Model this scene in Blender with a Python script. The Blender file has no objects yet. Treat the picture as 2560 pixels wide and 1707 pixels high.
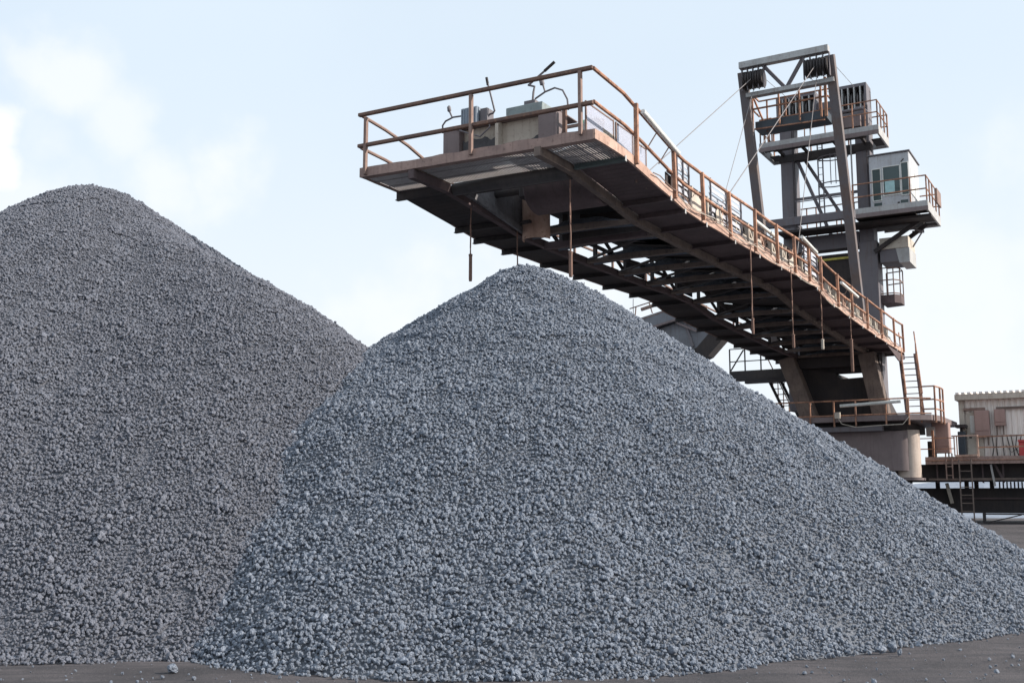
import bpy, math, random
import numpy as np
from mathutils import Vector, noise as mnoise
R = math.radians
random.seed(7); rng = np.random.default_rng(7)
scene = bpy.context.scene
COL = scene.collection

# ------------------------------------------------------------------ camera
cam = bpy.data.cameras.new("camera"); cam_o = bpy.data.objects.new("camera", cam); COL.objects.link(cam_o)
cam.sensor_width = 36; cam.lens = 2700 / 2560 * 36; cam.clip_start = 0.1; cam.clip_end = 6000
cam_o.location = (0, 0, 1.6); cam_o.rotation_euler = (R(90 + 8.16), 0, 0)
scene.camera = cam_o

# ------------------------------------------------------------------ sky, sun, exposure
SUN_EL, SUN_AZ = R(29), R(101)          # azimuth from +Y towards +X
world = bpy.data.worlds.new("World"); scene.world = world; world.use_nodes = True
scene.view_settings.view_transform = 'Standard'; scene.view_settings.look = 'None'
scene.view_settings.gamma = 1; scene.view_settings.exposure = 0.97
sun = bpy.data.lights.new("sun", 'SUN'); sun.energy = 3.1; sun.angle = R(0.6); sun.color = (1, 0.91, 0.81)
sun_o = bpy.data.objects.new("sun", sun); COL.objects.link(sun_o)
sdir = Vector((math.sin(SUN_AZ) * math.cos(SUN_EL), math.cos(SUN_AZ) * math.cos(SUN_EL), math.sin(SUN_EL)))
sun_o.rotation_euler = sdir.to_track_quat('Z', 'Y').to_euler(); sun_o.location = (60, 0, 60)


def build_world():
    nt = world.node_tree; N = nt.nodes; L = nt.links; N.clear()
    out = N.new('ShaderNodeOutputWorld'); bg = N.new('ShaderNodeBackground'); bg.inputs[1].default_value = 0.10
    sky = N.new('ShaderNodeTexSky'); sky.sky_type = 'NISHITA'; sky.sun_disc = False
    sky.sun_elevation = SUN_EL; sky.sun_rotation = SUN_AZ; sky.dust_density = 2.0; sky.air_density = 1.0
    tc = N.new('ShaderNodeTexCoord')
    nz = N.new('ShaderNodeVectorMath'); nz.operation = 'NORMALIZE'; L.new(tc.outputs['Generated'], nz.inputs[0])
    # high thin veil all over the sky
    veil = N.new('ShaderNodeMixRGB'); veil.inputs[2].default_value = (4.12, 4.72, 5.3, 1)
    L.new(sky.outputs[0], veil.inputs[1])
    no = N.new('ShaderNodeTexNoise'); no.inputs['Scale'].default_value = 2.2; no.inputs['Detail'].default_value = 4
    L.new(nz.outputs[0], no.inputs['Vector'])
    mr = N.new('ShaderNodeMapRange'); mr.inputs[1].default_value = .3; mr.inputs[2].default_value = .7
    mr.inputs[3].default_value = .84; mr.inputs[4].default_value = .94; L.new(no.outputs[0], mr.inputs[0]); L.new(mr.outputs[0], veil.inputs[0])
    # soft cumulus on the left: (azimuth deg, elevation deg, radius deg, weight)
    n2 = N.new('ShaderNodeTexNoise'); n2.inputs['Scale'].default_value = 13; n2.inputs['Detail'].default_value = 6; n2.inputs['Roughness'].default_value = .5
    L.new(nz.outputs[0], n2.inputs['Vector'])
    total = None
    for az, el, rad, w in ((-23.2, 20.0, 3.2, .42), (-21.0, 18.4, 2.8, .36), (-24.2, 17.2, 2.4, .3), (-26.3, 17.4, 1.9, 1.0), (-26.2, 16.0, 1.7, .95), (-15.5, 16.8, 2.6, .42), (-18.6, 15.6, 2.6, .36), (-24, 13, 6, .28), (-1, 8, 9, .30), (24, 8, 9, .26)):
        d = (math.sin(R(az)) * math.cos(R(el)), math.cos(R(az)) * math.cos(R(el)), math.sin(R(el)))
        sb = N.new('ShaderNodeVectorMath'); sb.operation = 'DISTANCE'; L.new(nz.outputs[0], sb.inputs[0]); sb.inputs[1].default_value = d
        add = N.new('ShaderNodeMath'); add.operation = 'MULTIPLY_ADD'; L.new(n2.outputs[0], add.inputs[0]); add.inputs[1].default_value = -3.0 * R(rad)
        L.new(sb.outputs['Value'], add.inputs[2])
        m = N.new('ShaderNodeMapRange'); m.interpolation_type = 'SMOOTHSTEP'
        m.inputs[1].default_value = -1.35 * R(rad); m.inputs[2].default_value = -.35 * R(rad); m.inputs[3].default_value = w; m.inputs[4].default_value = 0
        L.new(add.outputs[0], m.inputs[0])
        if total is None: total = m.outputs[0]
        else:
            a = N.new('ShaderNodeMath'); a.operation = 'MAXIMUM'; L.new(total, a.inputs[0]); L.new(m.outputs[0], a.inputs[1]); total = a.outputs[0]
    sz = N.new('ShaderNodeSeparateXYZ'); L.new(nz.outputs[0], sz.inputs[0])
    hz = N.new('ShaderNodeMapRange'); hz.interpolation_type = 'SMOOTHSTEP'; hz.inputs[1].default_value = .08; hz.inputs[2].default_value = .40; hz.inputs[3].default_value = .62; hz.inputs[4].default_value = 0; L.new(sz.outputs[2], hz.inputs[0])
    hm = N.new('ShaderNodeMixRGB'); hm.inputs[2].default_value = (4.95, 5.15, 5.35, 1); L.new(hz.outputs[0], hm.inputs[0]); L.new(veil.outputs[0], hm.inputs[1]); veil = hm
    cl = N.new('ShaderNodeMixRGB'); cl.inputs[2].default_value = (5.9, 5.75, 5.75, 1); L.new(veil.outputs[0], cl.inputs[1]); L.new(total, cl.inputs[0])
    L.new(cl.outputs[0], bg.inputs[0]); L.new(bg.outputs[0], out.inputs[0])


build_world()


# ------------------------------------------------------------------ materials
def new_mat(name):
    m = bpy.data.materials.new(name); m.use_nodes = True
    return m, m.node_tree.nodes, m.node_tree.links, m.node_tree.nodes['Principled BSDF']


def rgb(c): return (c[0], c[1], c[2], 1)


def steel(name, c1, c2, c3, scale=2.5, streak=.5, rough=.75, speck=.5, bump=.15, metal=0.0):
    """Painted / rusting steel: two-tone blotches c1/c2, vertical streaks and specks of c3."""
    m, N, L, P = new_mat(name)
    tc = N.new('ShaderNodeTexCoord')
    n1 = N.new('ShaderNodeTexNoise'); n1.inputs['Scale'].default_value = scale; n1.inputs['Detail'].default_value = 7; n1.inputs['Roughness'].default_value = .65
    L.new(tc.outputs['Object'], n1.inputs['Vector'])
    r1 = N.new('ShaderNodeValToRGB'); r1.color_ramp.elements[0].position = .40; r1.color_ramp.elements[1].position = .62
    r1.color_ramp.elements[0].color = rgb(c1); r1.color_ramp.elements[1].color = rgb(c2); L.new(n1.outputs[0], r1.inputs[0])
    mp = N.new('ShaderNodeMapping'); mp.inputs['Scale'].default_value = (9, 9, .8); L.new(tc.outputs['Object'], mp.inputs[0])
    n2 = N.new('ShaderNodeTexNoise'); n2.inputs['Scale'].default_value = 1.3; n2.inputs['Detail'].default_value = 5; L.new(mp.outputs[0], n2.inputs['Vector'])
    r2 = N.new('ShaderNodeMapRange'); r2.inputs[1].default_value = .52; r2.inputs[2].default_value = .75; r2.inputs[4].default_value = streak; L.new(n2.outputs[0], r2.inputs[0])
    mx = N.new('ShaderNodeMixRGB'); mx.inputs[2].default_value = rgb(c3); L.new(r2.outputs[0], mx.inputs[0]); L.new(r1.outputs[0], mx.inputs[1])
    n3 = N.new('ShaderNodeTexNoise'); n3.inputs['Scale'].default_value = 14; n3.inputs['Detail'].default_value = 5; L.new(tc.outputs['Object'], n3.inputs['Vector'])
    r3 = N.new('ShaderNodeMapRange'); r3.inputs[1].default_value = .58; r3.inputs[2].default_value = .7; r3.inputs[4].default_value = speck; L.new(n3.outputs[0], r3.inputs[0])
    mx2 = N.new('ShaderNodeMixRGB'); mx2.inputs[2].default_value = rgb(c3); L.new(r3.outputs[0], mx2.inputs[0]); L.new(mx.outputs[0], mx2.inputs[1])
    L.new(mx2.outputs[0], P.inputs['Base Color']); P.inputs['Roughness'].default_value = rough; P.inputs['Metallic'].default_value = metal
    b = N.new('ShaderNodeBump'); b.inputs['Strength'].default_value = bump; b.inputs['Distance'].default_value = .01; L.new(n3.outputs[0], b.inputs['Height']); L.new(b.outputs[0], P.inputs['Normal'])
    return m


M = {}
M['rail'] = steel('rusty_orange_rail', (.47, .245, .155), (.22, .12, .085), (.08, .046, .04), 4, .5, .8, .8)
M['raildark'] = steel('dark_rust_rail', (.17, .10, .075), (.11, .07, .06), (.30, .16, .10), 5, .2, .8, .5)
M['railgrey'] = steel('weathered_rail', (.27, .19, .16), (.20, .13, .11), (.12, .06, .04), 3, .35, .8, .45)
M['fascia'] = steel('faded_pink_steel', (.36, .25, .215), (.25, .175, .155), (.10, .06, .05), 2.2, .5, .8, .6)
M['deckside'] = steel('lit_peach_steel', (.52, .36, .29), (.38, .24, .185), (.15, .085, .06), 2.2, .45, .8, .6)  # paler copy of the fascia steel, sunlight put into the colour
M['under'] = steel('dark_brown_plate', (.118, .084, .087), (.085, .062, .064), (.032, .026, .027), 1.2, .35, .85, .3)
M['dark'] = steel('dark_shade_steel', (.035, .031, .033), (.05, .04, .038), (.012, .012, .014), 1.5, .4, .85, .3)  # near-black steel; under the left walkway it paints in the shade
M['chord'] = steel('brown_chord_steel', (.19, .145, .122), (.13, .10, .088), (.035, .028, .026), 2, .4, .85, .4)
M['tower'] = steel('grey_tower_paint', (.128, .12, .138), (.15, .138, .15), (.115, .075, .06), 1.0, .5, .6, .25)
M['leg'] = steel('rust_stained_grey', (.135, .125, .135), (.155, .12, .11), (.13, .075, .055), 1.2, .6, .65, .3)
M['towerlight'] = steel('chalky_grey_paint', (.44, .45, .45), (.36, .36, .36), (.20, .14, .11), 2.2, .45, .7, .4)
M['cabin'] = steel('cabin_white_paint', (.48, .50, .53), (.42, .44, .47), (.20, .15, .13), 1.6, .35, .6, .25)
M['cream'] = steel('cream_steel', (.55, .50, .43), (.47, .42, .36), (.20, .13, .09), 2, .4, .7, .4)
M['mauve'] = steel('mauve_brown_paint', (.20, .158, .158), (.165, .13, .13), (.09, .065, .06), 1.0, .45, .6, .25)
M['cabinet'] = steel('brown_cabinet_paint', (.36, .24, .215), (.32, .215, .19), (.16, .10, .08), 1.2, .25, .55, .2)
M['bluebox'] = steel('grey_blue_enamel', (.26, .31, .37), (.22, .27, .32), (.12, .11, .11), 3, .4, .5, .35)
M['tealbox'] = steel('grey_teal_enamel', (.24, .29, .29), (.19, .23, .24), (.11, .10, .10), 3, .4, .5, .35)
M['white'] = steel('dirty_white', (.74, .76, .74), (.62, .63, .60), (.36, .30, .24), 3, .3, .5, .3)
M['slat'] = steel('lavender_grey_slat', (.46, .48, .54), (.40, .42, .47), (.22, .20, .19), 3, .3, .6, .3)
M['galv'] = steel('galvanised_grating', (.30, .28, .28), (.25, .235, .24), (.10, .08, .07), 3, .3, .55, .4, .1, .2)
M['tealbeam'] = steel('teal_grey_beam', (.085, .115, .115), (.07, .085, .085), (.045, .035, .03), 3, .3, .7, .4)
M['rope'] = steel('wire_rope', (.22, .20, .20), (.18, .16, .16), (.10, .08, .07), 8, .2, .6, .3)
M['weight'] = steel('rusty_weight', (.22, .125, .095), (.16, .10, .08), (.07, .045, .04), 6, .3, .8, .4)
M['rubber'] = steel('black_rubber', (.022, .022, .024), (.032, .032, .034), (.05, .047, .045), 1.5, .3, .75, .3)
M['sheave'] = steel('greasy_sheave', (.05, .045, .048), (.075, .062, .06), (.02, .02, .022), 4, .3, .5, .3)
M['red'] = steel('red_enamel', (.50, .06, .06), (.42, .05, .05), (.20, .05, .04), 3, .2, .45, .2)
M['yellow'] = steel('yellow_paint', (.62, .55, .10), (.5, .44, .1), (.1, .09, .05), 3, .3, .6, .4)
M['tubesteel'] = steel('sooty_tube', (.075, .068, .068), (.05, .046, .047), (.02, .02, .02), 2, .3, .5, .3)
M['dustplate'] = steel('dust_caked_plate', (.17, .168, .178), (.125, .122, .13), (.06, .055, .055), 3, .3, .9, .5, .6)
M['column'] = steel('pale_sunlit_column', (.50, .42, .365), (.43, .36, .31), (.22, .15, .12), 1.2, .4, .7, .3)  # paler than the drum wall, sunlight on the corner painted in
M['greycloth'] = steel('grey_rubber_skirt', (.085, .085, .092), (.06, .06, .066), (.13, .125, .12), 2.5, .4, .85, .3, .5)
M['feeder'] = steel('blue_grey_plate', (.19, .20, .225), (.155, .16, .18), (.10, .075, .065), 1.0, .45, .7, .2)
M['green'] = steel('green_cable', (.03, .25, .17), (.03, .2, .14), (.02, .05, .04), 5, .1, .6, .1)
M['navy'] = steel('blue_black_enamel', (.035, .055, .075), (.03, .045, .06), (.06, .05, .05), 2, .2, .5, .2)


def mat_glass():
    m, N, L, P = new_mat('cab_glass')
    P.inputs['Base Color'].default_value = (.045, .075, .078, 1); P.inputs['Roughness'].default_value = .08
    P.inputs['IOR'].default_value = 1.5
    tc = N.new('ShaderNodeTexCoord'); n = N.new('ShaderNodeTexNoise'); n.inputs['Scale'].default_value = 3; L.new(tc.outputs['Object'], n.inputs['Vector'])
    mr = N.new('ShaderNodeMapRange'); mr.inputs[3].default_value = .04; mr.inputs[4].default_value = .3; L.new(n.outputs[0], mr.inputs[0]); L.new(mr.outputs[0], P.inputs['Roughness'])
    return m


M['glass'] = mat_glass()
M['blind'] = steel('pale_teal_blind', (.40, .62, .64), (.33, .52, .54), (.25, .4, .42), 5, .2, .7, .1)


def mat_mesh():
    """fine pale wire mesh: woven wires with open cells"""
    m, N, L, P = new_mat('fine_wire_mesh')
    P.inputs['Base Color'].default_value = (.52, .55, .66, 1); P.inputs['Roughness'].default_value = .6
    tc = N.new('ShaderNodeTexCoord')
    vals = []
    for ax in 'YZ':
        sp = N.new('ShaderNodeSeparateXYZ'); L.new(tc.outputs['Object'], sp.inputs[0])
        k = N.new('ShaderNodeMath'); k.operation = 'MULTIPLY'; k.inputs[1].default_value = 1 / .022; L.new(sp.outputs[ax], k.inputs[0])
        f = N.new('ShaderNodeMath'); f.operation = 'FRACT'; L.new(k.outputs[0], f.inputs[0])
        g = N.new('ShaderNodeMath'); g.operation = 'GREATER_THAN'; g.inputs[1].default_value = .68; L.new(f.outputs[0], g.inputs[0]); vals.append(g)
    mx = N.new('ShaderNodeMath'); mx.operation = 'MAXIMUM'; L.new(vals[0].outputs[0], mx.inputs[0]); L.new(vals[1].outputs[0], mx.inputs[1])
    L.new(mx.outputs[0], P.inputs['Alpha'])
    return m


M['mesh'] = mat_mesh()


def mat_corr():
    m, N, L, P = new_mat('corrugated_cream_sheet')
    tc = N.new('ShaderNodeTexCoord'); n = N.new('ShaderNodeTexNoise'); n.inputs['Scale'].default_value = 3; n.inputs['Detail'].default_value = 6; L.new(tc.outputs['Object'], n.inputs['Vector'])
    r = N.new('ShaderNodeValToRGB'); r.color_ramp.elements[0].color = (.82, .755, .70, 1); r.color_ramp.elements[1].color = (.87, .82, .775, 1); L.new(n.outputs[0], r.inputs[0])
    mp = N.new('ShaderNodeMapping'); mp.inputs['Scale'].default_value = (6, 6, .6); L.new(tc.outputs['Object'], mp.inputs[0])
    n2 = N.new('ShaderNodeTexNoise'); n2.inputs['Scale'].default_value = 2; L.new(mp.outputs[0], n2.inputs['Vector'])
    r2 = N.new('ShaderNodeMapRange'); r2.inputs[1].default_value = .5; r2.inputs[2].default_value = .8; r2.inputs[4].default_value = .35; L.new(n2.outputs[0], r2.inputs[0])
    mx = N.new('ShaderNodeMixRGB'); mx.inputs[2].default_value = (.36, .27, .22, 1); L.new(r2.outputs[0], mx.inputs[0]); L.new(r.outputs[0], mx.inputs[1])
    L.new(mx.outputs[0], P.inputs['Base Color']); P.inputs['Roughness'].default_value = .6
    return m


M['corr'] = mat_corr()


def mat_ore(name, ca, cb, dust):
    m, N, L, P = new_mat(name)
    oi = N.new('ShaderNodeObjectInfo'); tc = N.new('ShaderNodeTexCoord')
    n = N.new('ShaderNodeTexNoise'); n.inputs['Scale'].default_value = 5; n.inputs['Detail'].default_value = 4; L.new(tc.outputs['Object'], n.inputs['Vector'])
    r = N.new('ShaderNodeValToRGB'); e = r.color_ramp.elements; e[0].position = 0; e[0].color = rgb(ca); e[1].position = 1; e[1].color = rgb(cb)
    x = e.new(.8); x.color = rgb([(ca[i] * .45 + cb[i] * .55) for i in range(3)])
    L.new(oi.outputs['Random'], r.inputs[0])
    mx = N.new('ShaderNodeMixRGB'); mx.inputs[2].default_value = rgb(dust)
    mr = N.new('ShaderNodeMapRange'); mr.inputs[1].default_value = .45; mr.inputs[2].default_value = .8; mr.inputs[4].default_value = .6; L.new(n.outputs[0], mr.inputs[0])
    L.new(mr.outputs[0], mx.inputs[0]); L.new(r.outputs[0], mx.inputs[1]); L.new(mx.outputs[0], P.inputs['Base Color'])
    rr = N.new('ShaderNodeMapRange'); rr.inputs[1].default_value = .35; rr.inputs[2].default_value = .65; rr.inputs[3].default_value = .32; rr.inputs[4].default_value = .8; L.new(n.outputs[0], rr.inputs[0]); L.new(rr.outputs[0], P.inputs['Roughness'])
    b = N.new('ShaderNodeBump'); b.inputs['Strength'].default_value = .7; b.inputs['Distance'].default_value = .05; L.new(n.outputs[0], b.inputs['Height']); L.new(b.outputs[0], P.inputs['Normal'])
    return m


M['ore'] = mat_ore('grey_ore_lump', (.158, .184, .232), (.245, .282, .348), (.30, .335, .392))
M['ore2'] = mat_ore('grey_ore_lump_dusty', (.134, .145, .18), (.198, .212, .258), (.24, .254, .295))


def mat_core(name='ore_fines', ca=(.10, .112, .135), cb=(.18, .197, .23)):
    m, N, L, P = new_mat(name)
    tc = N.new('ShaderNodeTexCoord'); n = N.new('ShaderNodeTexNoise'); n.inputs['Scale'].default_value = 30; n.inputs['Detail'].default_value = 4; L.new(tc.outputs['Object'], n.inputs['Vector'])
    r = N.new('ShaderNodeValToRGB'); r.color_ramp.elements[0].color = rgb(ca); r.color_ramp.elements[1].color = rgb(cb); L.new(n.outputs[0], r.inputs[0])
    L.new(r.outputs[0], P.inputs['Base Color']); P.inputs['Roughness'].default_value = .9
    b = N.new('ShaderNodeBump'); b.inputs['Distance'].default_value = .05; L.new(n.outputs[0], b.inputs['Height']); L.new(b.outputs[0], P.inputs['Normal'])
    return m


M['core'] = mat_core(); M['core2'] = mat_core('dusty_ore_fines', (.10, .106, .125), (.165, .174, .205))


def mat_ground():
    m, N, L, P = new_mat('dusty_yard_ground')
    tc = N.new('ShaderNodeTexCoord')
    n = N.new('ShaderNodeTexNoise'); n.inputs['Scale'].default_value = .8; n.inputs['Detail'].default_value = 8; n.inputs['Roughness'].default_value = .65; L.new(tc.outputs['Object'], n.inputs['Vector'])
    r = N.new('ShaderNodeValToRGB'); e = r.color_ramp.elements; e[0].position = .35; e[0].color = (.030, .028, .032, 1); e[1].position = .62; e[1].color = (.092, .081, .086, 1); L.new(n.outputs[0], r.inputs[0])
    mp = N.new('ShaderNodeMapping'); mp.inputs['Scale'].default_value = (.35, 5, 1); mp.inputs['Rotation'].default_value = (0, 0, R(-6)); L.new(tc.outputs['Object'], mp.inputs[0])
    n2 = N.new('ShaderNodeTexNoise'); n2.inputs['Scale'].default_value = 1.6; n2.inputs['Detail'].default_value = 5; L.new(mp.outputs[0], n2.inputs['Vector'])
    r2 = N.new('ShaderNodeMapRange'); r2.inputs[1].default_value = .46; r2.inputs[2].default_value = .62; r2.inputs[4].default_value = .75; L.new(n2.outputs[0], r2.inputs[0])
    mx = N.new('ShaderNodeMixRGB'); mx.inputs[2].default_value = (.036, .034, .04, 1); L.new(r2.outputs[0], mx.inputs[0]); L.new(r.outputs[0], mx.inputs[1])
    n3 = N.new('ShaderNodeTexNoise'); n3.inputs['Scale'].default_value = 28; n3.inputs['Detail'].default_value = 6; n3.inputs['Roughness'].default_value = .7; L.new(tc.outputs['Object'], n3.inputs['Vector'])
    r3 = N.new('ShaderNodeMapRange'); r3.inputs[1].default_value = .55; r3.inputs[2].default_value = .68; r3.inputs[4].default_value = .55; L.new(n3.outputs[0], r3.inputs[0])
    m3 = N.new('ShaderNodeMixRGB'); m3.inputs[2].default_value = (.135, .122, .127, 1); L.new(r3.outputs[0], m3.inputs[0]); L.new(mx.outputs[0], m3.inputs[1])
    L.new(m3.outputs[0], P.inputs['Base Color']); P.inputs['Roughness'].default_value = .9
    b = N.new('ShaderNodeBump'); b.inputs['Strength'].default_value = .7; b.inputs['Distance'].default_value = .03; L.new(n3.outputs[0], b.inputs['Height']); L.new(b.outputs[0], P.inputs['Normal'])
    return m


M['ground'] = mat_ground()

# ------------------------------------------------------------------ machine frame: t to the right across the boom, s along it away from its tip, z up
PHI = R(30.04); OX, OY = 1.465, 18.336
AX = (math.sin(PHI), math.cos(PHI)); RT = (math.cos(PHI), -math.sin(PHI))


def W(p): return Vector((OX + p[0] * RT[0] + p[1] * AX[0], OY + p[0] * RT[1] + p[1] * AX[1], p[2]))


BASE = {}


def tag(o, label=None, cat=None, group=None, kind=None):
    if label: o['label'] = label
    if cat: o['category'] = cat
    if group: o['group'] = group
    if kind: o['kind'] = kind
    return o


def thing(name, label, cat, base, group=None):
    o = bpy.data.objects.new(name, None); COL.objects.link(o); o.empty_display_size = .2
    o.location = W(base); o.rotation_euler = (0, 0, -PHI); BASE[o.name] = Vector(base)
    return tag(o, label, cat, group)


class MB:
    """collects solids in frame coordinates; build() links them as ONE mesh object"""
    def __init__(s): s.v = []; s.f = []

    def _add(s, vs, fs):
        b = len(s.v); s.v += [Vector(v) for v in vs]; s.f += [tuple(i + b for i in f) for f in fs]; return s

    def box(s, t0, t1, s0, s1, z0, z1):
        return s._add([(t, y, z) for z in (z0, z1) for y in (s0, s1) for t in (t0, t1)],
                      [(0, 2, 3, 1), (4, 5, 7, 6), (0, 1, 5, 4), (2, 6, 7, 3), (0, 4, 6, 2), (1, 3, 7, 5)])

    def bar(s, p, q, w, h=None, up=(0, 0, 1)):
        h = w if h is None else h
        p, q, up = Vector(p), Vector(q), Vector(up); d = (q - p).normalized()
        x = d.cross(up)
        if x.length < 1e-4: x = d.cross(Vector((1, 0, 0)))
        x.normalize(); y = x.cross(d).normalized()
        c = [(-w / 2, -h / 2), (w / 2, -h / 2), (w / 2, h / 2), (-w / 2, h / 2)]
        return s._add([e + x * a + y * b for e in (p, q) for a, b in c],
                      [(3, 2, 1, 0), (4, 5, 6, 7), (0, 1, 5, 4), (1, 2, 6, 5), (2, 3, 7, 6), (3, 0, 4, 7)])

    def ibeam(s, p, q, w, h, tw=.02):
        """I section: two flanges and a web"""
        p, q = Vector(p), Vector(q); o = Vector((0, 0, h / 2 - tw / 2))
        s.bar(p + o, q + o, w, tw); s.bar(p - o, q - o, w, tw); return s.bar(p, q, tw, h - 2 * tw)

    def tube(s, pts, r, n=8):
        pts = [Vector(p) for p in pts]; b = len(s.v); px = None
        for i, p in enumerate(pts):
            d = (pts[min(i + 1, len(pts) - 1)] - pts[max(i - 1, 0)]).normalized()
            x = d.cross(Vector((0, 0, 1)))
            if x.length < 1e-3: x = d.cross(Vector((1, 0, 0)))
            x.normalize()
            if px and x.dot(px) < 0: x = -x
            px = x; y = d.cross(x)
            rr = r[i] if isinstance(r, (list, tuple)) else r
            for k in range(n):
                a = 2 * math.pi * k / n; s.v.append(p + (x * math.cos(a) + y * math.sin(a)) * rr)
        for i in range(len(pts) - 1):
            for k in range(n):
                s.f.append((b + i * n + k, b + i * n + (k + 1) % n, b + (i + 1) * n + (k + 1) % n, b + (i + 1) * n + k))
        s.f.append(tuple(b + k for k in reversed(range(n)))); s.f.append(tuple(b + (len(pts) - 1) * n + k for k in range(n)))
        return s

    def plate(s, poly, d):
        """flat polygon thickened along vector d"""
        n = len(poly); P = [Vector(p) for p in poly]; d = Vector(d)
        return s._add(P + [p + d for p in P], [tuple(reversed(range(n))), tuple(range(n, 2 * n))] + [(i, (i + 1) % n, n + (i + 1) % n, n + i) for i in range(n)])

    def sheet(s, rows, d):
        """grid of points (rows of equal length) thickened along d"""
        nr, nc = len(rows), len(rows[0]); d = Vector(d); b = len(s.v)
        for o in (Vector((0, 0, 0)), d):
            for r_ in rows:
                for p in r_: s.v.append(Vector(p) + o)
        k = nr * nc
        for i in range(nr - 1):
            for j in range(nc - 1):
                q = (i * nc + j, i * nc + j + 1, (i + 1) * nc + j + 1, (i + 1) * nc + j)
                s.f.append(tuple(b + a for a in reversed(q))); s.f.append(tuple(b + k + a for a in q))
        ring = [j for j in range(nc)] + [i * nc + nc - 1 for i in range(1, nr)] + [(nr - 1) * nc + j for j in range(nc - 2, -1, -1)] + [i * nc for i in range(nr - 2, 0, -1)]
        for i in range(len(ring)):
            a, c = ring[i], ring[(i + 1) % len(ring)]; s.f.append((b + a, b + c, b + k + c, b + k + a))
        return s

    def build(s, name, m, root, parent=None, smooth=False, bevel=0, label=None, kind=None):
        me = bpy.data.meshes.new(name); base = BASE[root.name]
        me.from_pydata([tuple(v - base) for v in s.v], [], s.f)
        import bmesh
        bm = bmesh.new(); bm.from_mesh(me); bmesh.ops.recalc_face_normals(bm, faces=bm.faces); bm.to_mesh(me); bm.free()
        me.materials.append(M[m] if isinstance(m, str) else m)
        if smooth:
            for p in me.polygons: p.use_smooth = True
            me.set_sharp_from_angle(angle=R(40))
        o = bpy.data.objects.new(name, me); COL.objects.link(o); o.parent = parent or root
        if bevel:
            b = o.modifiers.new('bevel', 'BEVEL'); b.width = bevel; b.segments = 1; b.limit_method = 'ANGLE'
        if label: o['label'] = label
        if kind: o['kind'] = kind
        return o


def interp(x, xs, ys): return float(np.interp(x, xs, ys))
def wob(x, seed, amp): return amp * mnoise.noise(Vector((x, seed * 7.3, seed)))


def handrail(root, path, heights, posts, r=.032, m='rail', name='handrail', mid=None, post_w=.055, hgt=None):
    """path: function k-> point on the deck edge is a list of frame points (deck level); heights: (top, mid) above it; posts: list of (point, height)"""
    rails = MB()
    for h in heights:
        hh = [p if not callable(h) else p for p in path]
        rails.tube([(p[0], p[1], p[2] + (h(p) if callable(h) else h)) for p in path], r, 8)
    o = rails.build(name, m, root, smooth=True)
    for p, h in posts:
        MB().bar(p, (p[0] + random.uniform(-.012, .012), p[1] + random.uniform(-.012, .012), p[2] + h), post_w, post_w, (1, 0, 0)).build('post', m, root, o)
    return o


# ================================================================== GROUND
def ground_h(x, y):
    """yard level: flat around the heaps, rising to the machine's track bed behind them"""
    t = np.clip((np.asarray(y) - 24) / 14, 0, 1); return .62 * t * t * (3 - 2 * t)


def build_ground():
    xs = np.unique(np.concatenate([np.linspace(-30, 40, 141), np.linspace(-1500, 1500, 41)]))
    ys = np.unique(np.concatenate([np.linspace(-6, 60, 166), np.linspace(-200, 3000, 41)]))
    X, Y = np.meshgrid(xs, ys); Z = ground_h(X, Y)
    for i in range(Z.shape[0]):
        for j in range(Z.shape[1]):
            if -30 < X[i, j] < 40 and 0 < Y[i, j] < 50: Z[i, j] += .035 * mnoise.noise(Vector((X[i, j] * .7, Y[i, j] * .7, 3)))
    n = len(xs); v = np.stack([X.ravel(), Y.ravel(), Z.ravel()], 1)
    f = [(i * n + j, i * n + j + 1, (i + 1) * n + j + 1, (i + 1) * n + j) for i in range(len(ys) - 1) for j in range(n - 1)]
    me = bpy.data.meshes.new('ground'); me.from_pydata(v.tolist(), [], f); me.materials.append(M['ground'])
    for p in me.polygons: p.use_smooth = True
    o = bpy.data.objects.new('ground', me); COL.objects.link(o); tag(o, kind='structure')


build_ground()


# ================================================================== GRAVEL HEAPS
def fbm(X, Y, sc, seed):
    out = np.empty(X.size); xr, yr = X.ravel(), Y.ravel()
    for i in range(X.size): out[i] = mnoise.fractal(Vector((xr[i] * sc, yr[i] * sc, seed)), 1.0, 2.0, 3)
    return out.reshape(X.shape)


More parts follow.
